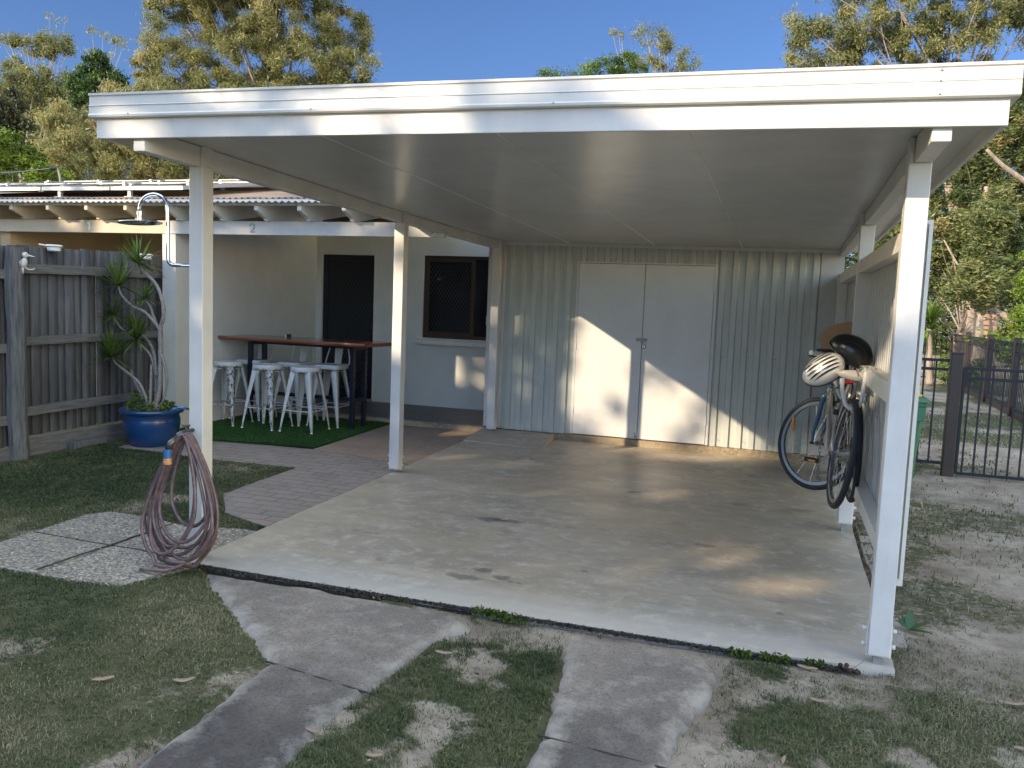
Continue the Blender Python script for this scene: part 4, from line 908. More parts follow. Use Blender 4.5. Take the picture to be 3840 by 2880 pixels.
for li, (wv, hh, off) in enumerate(loops):
    yo = -.115-.012*(li % 5)-.010*rr.random(); ph = rr.uniform(-.25, .25)
    for k in range(N_):
        a = 2*math.pi*k/N_; u_ = (1-math.cos(a))/2           # 0 at top, 1 at bottom
        s_ = math.sin(a); wx = wv*(.30+.80*u_**.75)*(1-.08*math.sin(3*a+ph)) if 0 else wv*(.38+.62*min(1, u_*1.35))
        x = HX+off*u_*1.6+s_*wx; z = HZ-.0+.012*math.sin(li*2.1)*(1-u_)-hh*u_; y = yo+.035*math.sin(a+li)*u_-.10*u_*u_*(.25+.5*((li*37) % 10)/10)
        zm = G(0, y)+.014
        if z < zm+.05: z = zm+.012*((li*3) % 5)+max(0, z-zm)*.35; y -= .02
        pts.append((x, y, z))
for k in range(1, 20):
    a = 2*math.pi*k/44; u_ = (1-math.cos(a))/2; pts.append((HX-.01+math.sin(a)*.21*(.38+.62*min(1, u_*1.35)), -.16-.05*u_, HZ-.73*u_))
pts += [(.03,-.26,.022),(-.06,-.29,.014),(-.16,-.29,.006)]
pts = [(x+.062, y, z) for x, y, z in pts]
MB().tube(spline(pts, 2), .0105, 8).build('hose', M['hose'], ho, smooth=True)
MB().tube([(.05,-.165,.765),(.03,-.19,.735),(.018,-.20,.70)], [.014,.018,.020], 12).build('hose_elbow', M['tapm'], ho, smooth=True)
MB().lathe([(.0,.0),(.024,.0),(.024,-.022),(.022,-.023),(.022,-.05),(.018,-.051)], (.016,-.2,.70), 16).build('blue_connector', M['hblue'], ho)
MB().lathe([(.021,-.052),(.023,-.06),(.021,-.066),(.024,-.072),(.023,-.086),(.014,-.09)], (.016,-.2,.70), 16).build('orange_connector', M['horange'], ho)

# ------------------------------------------------------------------ bar table and stools
FG = G(0, 4.4)+.008
bt = thing('bar_table', 'tall bar table with a live edge red timber slab top and dark steel legs', 'table', (-2.05, 4.55, FG))
def slab_top():
    nx = 40; mb = MB(); b = 0; rows = []
    for i in range(nx+1):
        x = -3.0+1.92*i/nx; f = 4.225+.014*math.sin(x*4.1)+.008*math.sin(x*11); bk = 4.87+.02*math.sin(x*3.3+1)
        rows.append([(x, f+.018, 1.045), (x, bk-.015, 1.045), (x, bk, 1.087), (x, f, 1.087), (x, f-.004, 1.066)])
    for i in range(nx+1):
        for p in rows[i]: mb.v.append(p)
    for i in range(nx):
        for k in range(5):
            a, c = i*5+k, i*5+(k+1) % 5; mb.f.append((a, c, c+5, a+5))
    mb.f.append((0,4,3,2,1)); mb.f.append(tuple(nx*5+k for k in (0,1,2,3,4))); return mb
tt = slab_top()
tt.v = [((x+(.04*(y-4.5)/.35 if x < -2.99 or x > -1.09 else 0)), y, z) for x, y, z in tt.v]; tt.build('tabletop', M['tabletop'], bt, smooth=True, auto=30)
for x, ya in ((-2.76, 4.42), (-1.385, 4.42), (-2.76, 4.70), (-1.385, 4.70)): MB().box(x, x+.05, ya, ya+.05, FG, 1.0445).build('leg', M['tablemetal'], bt, bevel=.003)
for x in (-2.76, -1.385): MB().box(x+.002, x+.048, 4.4705, 4.6995, .99, 1.035).build('cross_bar', M['tablemetal'], bt); MB().box(x+.002, x+.048, 4.4705, 4.6995, .385, .43).build('cross_bar', M['tablemetal'], bt)
MB().box(-2.7095, -1.3855, 4.56, 4.60, .387, .428).build('foot_rail', M['tablemetal'], bt)
MB().box(-2.7095, -1.3855, 4.56, 4.60, 1.0, 1.04).build('top_rail', M['tablemetal'], bt)
cb = thing('small_box', 'small black and white box on the middle of the bar table', 'box', (-2.38, 4.7, 1.088)); MB().box(-2.40, -2.36, 4.68, 4.73, 1.088, 1.125).build('body', M['black_pl'], cb, bevel=.003); MB().box(-2.412, -2.4005, 4.68, 4.73, 1.0885, 1.122).build('end_cap', M['numw'], cb)
def stool(matk, back):
    H = .725; t = thing('bar_stool', 'stool', 'bar stool', (0,0,0)); mt = M['stool%d' % matk]
    # seat: round (backless) or rounded square (with back)
    def ring(r_, z, n=40, sq=0):
        out = []
        for k in range(n):
            a = 2*math.pi*k/n; c, s_ = math.cos(a), math.sin(a)
            if sq: e = 2/5.0; x = math.copysign(abs(c)**e, c)*r_; y = math.copysign(abs(s_)**e, s_)*r_
            else: x, y = c*r_, s_*r_
            out.append((x, y, z))
        return out
    mb = MB(); sq = back; R_ = .165 if back else .170
    prof = [(R_*.985, H-.05), (R_, H-.045), (R_, H-.018), (R_*.985, H-.006), (R_*.955, H), (R_*.92, H-.001), (R_*.88, H-.006), (R_*.5, H-.009), (.03, H-.008), (.028, H-.03)]
    for r_, z in prof: mb.v += ring(r_, z, 40, sq)
    for i in range(len(prof)-1):
        for k in range(40): a, c = i*40+k, i*40+(k+1) % 40; mb.f.append((a, c, c+40, a+40))
    mb.build('seat', mt, t, smooth=True, auto=50)
    for sx in (1, -1):
        for sy in (1, -1):
            # folded sheet leg: L-shaped section tapering downwards
            tp_, bt_ = Vector((sx*.125, sy*.125, H-.045)), Vector((sx*.205, sy*.205, .012)); mb = MB(); n_ = 10; b0 = 0
            for k in range(n_+1):
                q = k/n_; c = tp_.lerp(bt_, q); w_ = .055*(1-q)**.9+.017; c = c+Vector((sx, sy, 0))*.005*math.sin(q*3.1)
                dx_, dy_ = Vector((-sx*w_, 0, 0)), Vector((0, -sy*w_, 0)); ch = w_*.25
                mb.v += [tuple(c+dx_), tuple(c+dx_*.25), tuple(c+dx_*.06+dy_*.06), tuple(c+dy_*.25), tuple(c+dy_)]
            for k in range(n_):
                for j in range(4): a = k*5+j; mb.f.append((a, a+1, a+6, a+5))
            lg = mb.build('leg', mt, t, smooth=True, auto=50); so_ = lg.modifiers.new('thickness', 'SOLIDIFY'); so_.thickness = .003
            MB().tube([(sx*.198, sy*.198, .014), (sx*.200, sy*.200, 0)], [.013, .015], 8).build('foot', M['numw'], lg)
    zz = .235; e = .178
    for a, b in (((e,e),(-e,e)), ((-e,e),(-e,-e)), ((-e,-e),(e,-e)), ((e,-e),(e,e))):
        mid = Vector(((a[0]+b[0])/2*.96, (a[1]+b[1])/2*.96, zz)); MB().tube(spline([(a[0], a[1], zz), (a[0]*.75+b[0]*.25, a[1]*.75+b[1]*.25, zz+.004), tuple(mid), (a[0]*.25+b[0]*.75, a[1]*.25+b[1]*.75, zz+.004), (b[0], b[1], zz)], 2), [.010, .0085, .007, .007, .007, .007, .007, .0085, .010], 6).build('stretcher', mt, t, smooth=True)
    for a, b in (((.13,.13),(-.13,-.13)), ((-.13,.13),(.13,-.13))): MB().bar((a[0], a[1], H-.085), (b[0], b[1], H-.085), .012, .004).build('brace', M['steel'], t)
    if back:
        P = [(-.14, .10, H-.03), (-.155, .145, H), (-.15, .165, H+.06), (-.115, .19, H+.20), (-.085, .198, H+.235), (0, .20, H+.245), (.085, .198, H+.235), (.115, .19, H+.20), (.15, .165, H+.06), (.155, .145, H), (.14, .10, H-.03)]
        MB().tube(spline(P, 4), .0085, 8).build('back_frame', mt, t, smooth=True)
        MB().hexa([(-.042,.155,H-.01),(.042,.155,H-.01),(.042,.159,H-.01),(-.042,.159,H-.01),(-.055,.196,H+.24),(.055,.196,H+.24),(.055,.2,H+.24),(-.055,.2,H+.24)]).build('back_splat', mt, t)
    return t
def put(o, x, y, r_, label, grp): o.location = (x, y, FG+.004); o.rotation_euler = (0, 0, r_); o['label'] = label; o['group'] = grp
g1, g2 = 'backless bar stools in front of the table', 'low backed bar stools behind the table'
s0 = stool(0, False); put(s0, -1.77, 4.11, .03, 'backless white stool with lightly scuffed front leg, nearest the table end by the door', g1)
s2 = stool(2, False); put(s2, -2.25, 4.09, -.02, 'backless white stool with badly chipped front leg in the middle of the front row', g1)
s1 = stool(1, False); put(s1, -2.81, 4.12, .05, 'backless white stool with heavily chipped leg, half hidden by the left front post', g1)
b0 = stool(0, True); put(b0, -1.74, 4.62, .04, 'low backed white stool in front of the dark security door', g2)
b1 = copy_tree(b0); put(b1, -2.23, 4.61, -.03, 'low backed white stool in the middle of the back row', g2)
b2 = copy_tree(b0); put(b2, -2.80, 4.60, .06, 'low backed white stool seen through the left legs of the table', g2)
# ------------------------------------------------------------------ bicycles hung on the side wall
bk = thing('bicycle', 'silver and blue bicycle hanging on the side wall with its front wheel turned out', 'bicycle', (3.68, 1.8, .75), 'bicycles hung on the side wall')
RA = Vector((3.705, 1.31, .775)); FA = Vector((3.60, 2.33, .675))
fd = (FA-RA).normalized(); up = Vector((.12, 0, 1)); up = (up-fd*up.dot(fd)).normalized(); sd_ = fd.cross(up)   # sd_ points to +x
def bp(s, t, l=0): return RA+fd*s+up*t+sd_*l
def wheel(c, hd_, upv, parent, r_=.34, spokes=28, name='wheel', rim='silverframe'):
    ax = hd_.cross(upv).normalized(); c = Vector(c)
    ring = lambda rad, off=0: [c+hd_*math.cos(a)*rad+upv*math.sin(a)*rad+ax*off for a in np.linspace(0, 2*math.pi, 65)[:-1]]
    wm = MB().tube(ring(r_-.018), .0185, 10, closed=True).build(name, M['tyre'], parent, smooth=True)
    rm = MB(); A = ring(r_-.034, -.012); B = ring(r_-.034, .012); C_ = ring(r_-.056, .010); D_ = ring(r_-.056, -.010); n = 64
    rm.v = [tuple(v) for v in A+B+C_+D_]
    for i in range(n):
        j = (i+1) % n
        for a, b in ((0, 1), (1, 2), (2, 3), (3, 0)): rm.f.append((a*n+i, a*n+j, b*n+j, b*n+i))
    rm.build('rim', M['rimgrey'], wm, smooth=True, auto=40)
    sp_ = MB()
    for k in range(spokes):
        a = 2*math.pi*k/spokes; o_ = .032 if k % 2 else -.032; b = a+(.9 if (k//2) % 2 else -.9)
        sp_.tube([c+hd_*math.cos(b)*.02+upv*math.sin(b)*.02+ax*o_, c+hd_*math.cos(a)*(r_-.05)+upv*math.sin(a)*(r_-.05)], .0011, 4)
    sp_.build('spokes', M['steel'], wm)
    MB().tube([c-ax*.05, c-ax*.036, c-ax*.034, c+ax*.034, c+ax*.036, c+ax*.05], [.006, .006, .02, .02, .006, .006], 10).build('hub', M['steel'], wm, smooth=True, auto=40)
    return wm
M['rimgrey'] = plain('rim_alloy', (.16, .18, .20), .35, .7)
rw = wheel(RA, fd, up, bk)
st = math.radians(45); Rst = Matrix.Rotation(st, 3, up)      # steering turned to the left
fh = (Rst @ fd).normalized(); fu = (up+fh*(-.0)).normalized(); fu = (fu-fh*fu.dot(fh)).normalized(); fax = fh.cross(fu).normalized()
fw = wheel(FA, fh, fu, bk)
mb = MB(); rc = FA-fh*0+(-fh*math.cos(.35)+fu*math.sin(.35))*.245+(0*fax)
rc = FA+Vector((0,0,0))+( -fh if (FA-fh).x < (FA+fh).x else fh)*.235+fu*.11
for off in (.045, .0): pass
mb.ell(rc-fax*0, .012, .012, .058, 12, 8); mb.build('reflector', M['orange'], fw, smooth=True)
BBp = bp(.44, -.07); SC = bp(.25, .37); HT = bp(.87, .50); HB = bp(.905, .375); SADL = bp(.20, .485)
for a, b, r_ in ((BBp, SC, .016), (SC, bp(.865, .47), .015), (BBp, bp(.895, .40), .018)): MB().tube([a, b], r_, 12).build('frame_tube', M['silverframe'], bk, smooth=True, auto=60)
MB().tube([HB, HT], .021, 12).build('head_tube', M['blueframe'], bk, smooth=True, auto=60)
for s in (-1, 1):
    MB().tube(spline([bp(.235, .34, s*.018), bp(.13, .19, s*.055), RA+sd_*s*.062], 3), .009, 8).build('seat_stay', M['silverframe'], bk, smooth=True)
    MB().tube([bp(.41, -.07, s*.03), bp(.2, -.03, s*.05), RA+sd_*s*.062], .010, 8).build('chain_stay', M['silverframe'], bk, smooth=True)
    cr_ = HB-up*.01
    MB().tube(spline([cr_+fax*s*.012, cr_+fax*s*.052-up*.02, FA+fax*s*.055+(HB-FA)*.55, FA+fax*s*.053+(HB-FA)*.2+fh*.012, FA+fax*s*.052], 4), [.017]*7+[.016]*3+[.014]*3+[.011]*4, 10).build('fork_blade', M['blueframe'], bk, smooth=True)
    MB().tube([FA+fax*s*.052, FA+fax*s*.075], [.012, .009], 8).build('axle_nut', M['black_pl'], bk)
MB().tube([SC, bp(.205, .455)], .013, 10).build('seat_post', M['silverframe'], bk)
# saddle: wide at the rear, narrow nose
sm = MB(); n_ = 14; K = 14
for i in range(n_+1):
    q = i/n_; hw = .094*(1-q)**.55*(.35+.65*math.cos(min(1, q*1.3)*math.pi/2)**1)+.018 if q < 1 else .006; hw = max(hw, .006)*min(1, (q*8+.55)); s = .055+.26*q-0.0
    for k in range(K):
        a = 2*math.pi*k/K; l_ = math.cos(a)*hw; h_ = math.sin(a); tt_ = .488+(.026*h_ if h_ > 0 else .038*h_)*(.45+.55*(1-q))-.035*q
        sm.v.append(tuple(bp(s, tt_, l_)))
for i in range(n_):
    for k in range(K): a, c = i*K+k, i*K+(k+1) % K; sm.f.append((a, c, c+K, a+K))
sm.f.append(tuple(range(K-1, -1, -1))); sm.f.append(tuple(n_*K+k for k in range(K)))
sad = sm.build('saddle', M['saddle'], bk, smooth=True)
MB().tube([bp(.10, .45, -.03), bp(.22, .445, -.022), bp(.28, .46, -.012)], .004, 6).tube([bp(.10, .45, .03), bp(.22, .445, .022), bp(.28, .46, .012)], .004, 6).build('saddle_rails', M['steel'], sad)
MB().box(*[v for pr_ in ((-.03, .02), (-.012, .012), (-.018, .018)) for v in pr_]).build('x', M['red']) if False else None
rl = bp(.07, .425, -.035); MB().tube([rl-sd_*.03, rl+sd_*.03+up*.015], .012, 10).build('rear_light', M['red'], bk)
# stem and bars (turned with the fork)
ST = bp(.86, .60); MB().tube([HT, ST, ST+fh*.06+up*.02], .013, 10).build('stem', M['black_pl'], bk, smooth=True)
CB_ = ST+fh*.06+up*.02
for s in (-1, 1):
    e_ = CB_+fax*s*.27-fh*.05+up*.0
    MB().tube(spline([CB_, CB_+fax*s*.10+up*.02, e_+fax*s*(-.12)+up*.01, e_], 3), .011, 10).build('handlebar', M['black_pl'], bk, smooth=True)
    MB().tube([e_-fax*s*.11+up*.003, e_+fax*s*.005], .017, 12).build('grip', M['numw'] if s == -1 else M['black_pl'], bk)
    MB().tube([e_-fax*s*.15, e_-fax*s*.14+fh*.04-up*.01, e_-fax*s*.05+fh*.055-up*.02], .006, 6).build('brake_lever', M['black_pl'], bk)
# drive train
MB().tube([BBp-sd_*.07, BBp+sd_*.075], .012, 10).build('bottom_bracket', M['steel'], bk)
for s, dv in ((-1, -fd*.94-up*.10), (1, fd*.94+up*.10)):
    e_ = BBp+sd_*s*.078+dv*.165; MB().tube([BBp+sd_*s*.072, e_], [.013, .009], 8).build('crank', M['steel'], bk, smooth=True)
    pc = e_+sd_*s*.055
    mb = MB(); pts = [pc+fd*a*.045+sd_*b*.045+up*c*.014 for c in (-1, 1) for a, b in ((-1,-1),(1,-1),(1,1),(-1,1))]; mb.hexa(pts)
    pd_ = mb.build('pedal', M['black_pl'], bk, bevel=.008)
    mb = MB(); mb.hexa([pc-fd*.047+fd*a*.001+sd_*b*.022+up*(c*.006-.004) for c in (-1, 1) for a, b in ((-1,-1),(1,-1),(1,1),(-1,1))]); mb.build('pedal_reflector', M['orange'], pd_)
cr = [BBp+sd_*.045+fd*math.cos(a)*.088+up*math.sin(a)*.088 for a in np.linspace(0, 6.283, 33)[:-1]]; MB().tube(cr, .005, 5, closed=True).build('chainring', M['black'], bk)
mb = MB()
for k in range(6): mb.tube([RA+sd_*(.022+.005*k)+fd*math.cos(a)*(.055-.006*k)+up*math.sin(a)*(.055-.006*k) for a in np.linspace(0, 6.283, 25)[:-1]], .002, 4, closed=True)
mb.build('cassette', M['steel'], bk)
MB().tube([RA+sd_*.055, RA+sd_*.065-up*.06, RA+sd_*.07-up*.13-fd*.01], [.012, .014, .012], 8).ell(tuple(RA+sd_*.06-up*.12), .012, .028, .028, 12, 8).build('derailleur', M['black_pl'], bk, smooth=True)
MB().tube([BBp+sd_*.045+up*.088, RA+sd_*.036+up*.045], .003, 5).tube([BBp+sd_*.045-up*.088, RA+sd_*.06-up*.15], .003, 5).build('chain', M['tapm'], bk)
MB().tube([RA-sd_*.062, RA-sd_*.08], .010, 8).tube([RA-sd_*.075, RA-sd_*.085-fd*.05-up*.03], [.006, .007], 8).build('quick_release', M['steel'], bk)
MB().tube(spline([HT-up*.02, bp(.7, .42, -.04), bp(.4, .36, -.035), bp(.24, .30, -.03)], 4), .0028, 5).build('brake_cable', M['black_pl'], bk)
MB().hexa([tuple(bp(s, t, l)) for t in (.225, .26) for s, l in ((.135,-.075),(.16,-.075),(.16,-.04),(.135,-.04))]).build('rear_brake', M['black_pl'], bk)
MB().tube([bp(.18, .30, -.045), bp(.16, .22, -.05), bp(.145, .16, -.045)], .009, 8).build('brake_arm', M['silverframe'], bk)
# second bicycle behind the first, against the wall
b2k = thing('bicycle', 'dark bicycle hung close against the side wall behind the silver one', 'bicycle', (3.79, 2.0, .75), 'bicycles hung on the side wall')
R2A = Vector((3.795, 1.66, .745)); f2 = Vector((-.02, 1, .0)).normalized(); u2 = Vector((.0, 0, 1)); q2 = lambda s, t, l=0: R2A+f2*s+u2*t+Vector((1,0,0))*l
wheel(R2A, f2, u2, b2k, .335, 24); wheel(q2(1.03, 0), f2, u2, b2k, .335, 24)
for a, b in ((q2(.43,-.06), q2(.27,.42)), (q2(.27,.42), q2(.86,.46)), (q2(.43,-.06), q2(.88,.36)), (q2(0,0), q2(.43,-.06)), (q2(0,0), q2(.28,.38)), (q2(.84,.52), q2(1.03,0))): MB().tube([a, b], .014, 8).build('frame_tube', M['black'], b2k, smooth=True)
MB().tube([q2(.27,.42), q2(.25,.52)], .012, 8).build('seat_post', M['black'], b2k)
MB().ell(tuple(q2(.24,.55)), .05, .12, .025, 14, 8).build('saddle', M['black_pl'], b2k, smooth=True)
MB().tube([q2(.80,.60,-.22), q2(.86,.60,-.1), q2(.86,.60,.05)], .012, 8).tube([q2(.84,.52), q2(.85,.60)], .012, 8).build('handlebar', M['black_pl'], b2k, smooth=True)
# hooks of the bike rack
def hook(y, lab):
    t = thing('bike_hook', lab, 'hook', (3.79, y, 1.25), 'white bike rack hooks')
    for dx, dy in ((0, 0),):
        MB().tube(spline([(3.796,y,1.285),(3.79,y,1.20),(3.78,y,1.10),(3.745,y,1.055),(3.70,y,1.075),(3.675,y,1.15),(3.668,y,1.215)], 5), .0125, 10).build('arm', M['white'], t, smooth=True)
        MB().tube([(3.668,y,1.20),(3.667,y,1.235)], .015, 10).build('rubber_tip', M['white'], t)
        MB().box(3.784, 3.7975, y-.02, y+.02, 1.215, 1.30).build('mount_plate', M['white'], t, bevel=.002)
hook(1.26, 'white curved bike rack hook nearest the carport entrance under the grey saddle'); hook(1.80, 'white curved bike rack hook further in beside the blue fork')
# hanging chain lock
def chain(name, pts, label, lk=.032):
    P = [Vector(p) for p in pts]; q = []; 
    for a, b in zip(P[:-1], P[1:]):
        n_ = max(1, int((b-a).length/(lk*.74)))
        for k in range(n_): q.append(a.lerp(b, k/n_))
    mb = MB()
    for i in range(len(q)-1):
        c = (q[i]+q[i+1])/2; d = (q[i+1]-q[i]).normalized(); s = d.cross(Vector((.3, 1, .2))).normalized()
        if i % 2: s = d.cross(s).normalized()
        mb.tube([c+d*math.cos(a)*lk*.5*(1.0)+s*math.sin(a)*lk*.30 for a in np.linspace(0, 6.283, 11)[:-1]], .0026, 5, closed=True)
    o = mb.build(name, M['galv'], smooth=True); return tag(o, label, 'chain')
chain('lock_chain', [(3.69,1.62,1.16),(3.62,1.60,1.13),(3.60,1.60,1.02),(3.59,1.60,.80),(3.585,1.60,.56),(3.60,1.60,.545),(3.61,1.60,.62)], 'rusty steel lock chain hanging down beside the blue bicycle fork')
chain('lock_chain', [(3.86,1.15,1.305),(3.77,1.2,1.315),(3.745,1.26,1.28),(3.80,1.26,1.16),(3.82,1.26,1.05)], 'rusty steel lock chain looped over the wall rail and nearest hook')
# helmets
def helmet(name, label, c, rx, ry, rz_, rot, mat, vents, matv):
    t = thing(name, label, 'helmet', c); Rm = rot; mb = MB(); n = 36; m_ = 14
    for i in range(m_+1):
        ph = -.22+(math.pi/2+.22)*i/m_
        for k in range(n):
            a = 2*math.pi*k/n; px_ = math.cos(ph)*math.cos(a); py_ = math.cos(ph)*math.sin(a); pz_ = math.sin(ph)
            ex = 1+.10*(-px_ if px_ < 0 else 0); rid = 1.0; zr = 1+.05*math.cos(16*py_)*max(0, math.cos(ph))
            q = Vector((rx*px_*ex, ry*py_*rid, rz_*pz_*zr)); mb.v.append(tuple(Vector(c)+Rm @ q))
    for i in range(m_):
        for k in range(n): a, d = i*n+k, i*n+(k+1) % n; mb.f.append((a, d, d+n, a+n))
    sh_ = mb.build('shell', M[mat], t, smooth=True); 
    vm = MB()
    for (a0, p0, ln, wd_) in vents:
        row = []
        for k in range(9):
            q = k/8; ph = p0+ln*(q-.5); w_ = wd_*math.sin(math.pi*q)**.6+.001
            for sg in (-1, 1):
                aa = a0+sg*w_/max(.3, math.cos(ph))
                # vents run front to back: parametrise along x with lateral offset
                x = math.sin(ph); yy = math.sin(a0)+sg*w_; rr_ = max(0.0, 1-x*x-yy*yy); zz_ = math.sqrt(rr_)
                ex = 1+.10*(-x if x < 0 else 0)
                row.append(Vector(c)+Rm @ (Vector((rx*x*ex, ry*yy, rz_*zz_))*1.05+Vector((0,0,.001))))
        b = len(vm.v); vm.v += [tuple(v) for v in row]
        for k in range(8): vm.f.append((b+2*k, b+2*k+1, b+2*k+3, b+2*k+2))
    vm.build('vents', M[matv], t, smooth=True)
    rim = [Vector(c)+Rm @ Vector((rx*math.cos(-.22)*math.cos(a)*(1.10 if math.cos(a) < 0 else 1.0), ry*math.cos(-.22)*math.sin(a), rz_*math.sin(-.22))) for a in np.linspace(0, 6.283, 37)[:-1]]
    MB().tube(rim, .006, 6, closed=True).build('rim_band', M['black_pl'], t, smooth=True)
    MB().tube(spline([rim[9], Vector(c)+Rm @ Vector((.01, ry*.5, -rz_*.9)), rim[27]], 4), .004, 5).build('strap', M['black_pl'], t)
    return t
RW = (Matrix.Rotation(math.radians(28), 3, 'Z') @ Matrix.Rotation(math.radians(58), 3, 'X') @ Matrix.Rotation(math.radians(18), 3, 'Y'))
helmet('bike_helmet', 'white and silver vented bicycle helmet hanging from the handlebar', (3.575, 1.52, 1.285), .142, .10, .095, RW, 'ivory2', [(-.62,0,1.5,.045),(-.38,.25,1.0,.05),(-.38,-.55,.7,.05),(-.12,.35,.9,.05),(-.12,-.5,.8,.05),(.14,.3,.9,.05),(.14,-.5,.9,.05),(.40,.2,1.0,.05),(.42,-.6,.6,.05),(.64,0,1.4,.04)], 'black_pl') if False else None
M['ventgrey'] = plain('helmet_vent', (.05, .05, .055), .6)
M['ivory2'] = plain('helmet_white', (.74, .72, .66), .22, .15, .06, 8, .6)
RW = Matrix.Rotation(math.radians(-28), 3, 'Y') @ Matrix.Rotation(math.radians(62), 3, 'X') @ Matrix.Rotation(math.radians(8), 3, 'Z')
helmet('bike_helmet', 'white and silver vented bicycle helmet hanging from the handlebar', (3.575, 1.50, 1.27), .13, .092, .088, RW, 'ivory2', [(-.62,0,1.5,.045),(-.38,.25,1.0,.05),(-.38,-.55,.7,.05),(-.12,.35,.9,.05),(-.12,-.5,.8,.05),(.14,.3,.9,.05),(.14,-.5,.9,.05),(.40,.2,1.0,.05),(.42,-.6,.6,.05),(.64,0,1.4,.04)], 'black_pl')
RB = Matrix.Rotation(math.radians(35), 3, 'Y') @ Matrix.Rotation(math.radians(25), 3, 'X')
helmet('bike_helmet', 'black bicycle helmet resting above the grey saddle', (3.735, 1.62, 1.375), .135, .10, .105, RB, 'black_pl', [(-.55,.0,1.0,.04),(-.25,.1,1.0,.05),(.1,.1,1.0,.05),(.4,0,1.0,.05)], 'ventgrey')
# tan board leaning in the far bay
td = thing('leaning_board', 'tan rounded board leaning on the side wall behind the black helmet', 'board', (3.7, 2.75, 1.1))
poly = [(3.845, 1.12)]+[(3.845-.265*math.sin(a), 1.42+.145*math.cos(a)) for a in np.linspace(0, math.pi*.60, 12)]+[(3.60, 1.18), (3.62, 1.12)]
MB().prism(poly[::-1], .018, lambda x, z, t_: (x, 2.74+t_+(z-1.3)*.08, z)).build('panel', M['tan'], td, bevel=.004)

# ------------------------------------------------------------------ wheelie bin, fences and gate on the right
bn = thing('wheelie_bin', 'green wheelie bin standing behind the end of the side wall', 'bin', (4.35, 4.05, .06))
def tub(x0, x1, y0, y1, z0, z1, sh_, mb):
    return mb.hexa([(x0+sh_,y0+sh_,z0),(x1-sh_,y0+sh_,z0),(x1-sh_,y1-sh_*.3,z0),(x0+sh_,y1-sh_*.3,z0),(x0,y0,z1),(x1,y0,z1),(x1,y1,z1),(x0,y1,z1)])
tub(4.04, 4.57, 3.84, 4.48, .08, .88, .045, MB()).build('body', M['bin'], bn, bevel=.02)
MB().box(4.02, 4.59, 3.82, 4.50, .845, .885).build('rim', M['bin'], bn, bevel=.008)
MB().hexa([(4.01,3.80,.886),(4.615,3.80,.886),(4.60,4.52,.886),(4.02,4.52,.886),(4.03,3.84,.925),(4.585,3.84,.925),(4.58,4.50,.945),(4.03,4.50,.945)]).build('lid', M['bin'], bn, bevel=.01)
MB().box(4.03, 4.58, 3.825, 3.84, .72, .845).build('front_panel', M['bin'], bn, bevel=.004)
for x in (4.06, 4.52): MB().lathe([(.0,-.025),(.10,-.022),(.10,.022),(0,.025)], (x, 4.46, .16), 20, 'x').build('wheel', M['tyre'], bn)
bn.location.x -= .05
yb_ = thing('yellow_tub', 'small yellow plastic tub upside down on the green bin lid', 'tub', (4.5, 4.1, .94))
MB().lathe([(.115,0),(.125,.003),(.125,.012),(.105,.016),(.098,.06),(.085,.072),(0,.076)], (4.45, 4.0, .928), 32).build('tub', M['yellow'], yb_, smooth=True, auto=40); yb_.location.x -= .06
def pfence(p0, p1, name, label, cat, zb, z1, z2, sp_, post_r=None, mat='darkgate', grp=None, bw=.016, rail2=True):
    t = thing(name, label, cat, (p0[0], p0[1], G(*p0)), grp); P0 = Vector((*p0, 0)); P1 = Vector((*p1, 0)); L_ = (P1-P0).length; d = (P1-P0)/L_
    g = G((p0[0]+p1[0])/2, (p0[1]+p1[1])/2)
    for z in ((zb, z1, z2)): MB().bar(P0+Vector((0,0,g+z)), P1+Vector((0,0,g+z)), .028, .028).build('rail', M[mat], t)
    n_ = int(L_/sp_)
    for k in range(n_+1):
        p = P0+d*(sp_*.5+k*sp_)
        if (p-P0).length > L_-.02: break
        MB().box(p.x-bw/2, p.x+bw/2, p.y-bw/2, p.y+bw/2, g+zb, g+(z2 if not (k % 2 and False) else z1)).build('baluster', M[mat], t)
    return t
gy = 5.12
pfence((4.0, gy), (4.90, gy), 'pool_fence', 'short black metal fence section between the shed and the brown post', 'fence', .10, 1.04, 1.13, .105)
gt = pfence((5.045, gy), (6.25, gy-.03), 'metal_gate', 'black metal gate with thin vertical bars beside the brown post', 'gate', .01, .965, 1.06, .10)
MB().box(5.03, 5.055, gy-.015, gy+.015, .08, 1.14).build('stile', M['darkgate'], gt)
def fpost(x, y, h, label, w_=.1, mat='brownpost', grp=None):
    t = thing('fence_post', label, 'post', (x, y, G(x, y)), grp); g = G(x, y); MB().box(x-w_/2, x+w_/2, y-w_/2, y+w_/2, g-.1, g+h).build('shaft', M[mat], t, bevel=.004)
    MB().box(x-w_/2-.004, x+w_/2+.004, y-w_/2-.004, y+w_/2+.004, g+h+.0005, g+h+.014).build('cap', M[mat], t, bevel=.003); return t
fpost(4.965, gy, 1.20, 'thick dark brown square post between the fence section and the gate', .105)
BP = [(6.75, 8.7), (6.85, 10.9), (6.95, 13.2), (7.0, 15.4), (7.05, 17.3)]
lab = ['brown fence post of the far fence nearest the picture edge', 'second brown post of the far fence from the right', 'third brown post of the far fence from the right', 'fourth brown post of the far fence from the right', 'sunlit brown corner post of the far fence near the spiky yucca']
for (x, y), l_ in zip(BP, lab): fpost(x, y, 1.22, l_, .10, 'brownpost', 'brown posts of the far fence')
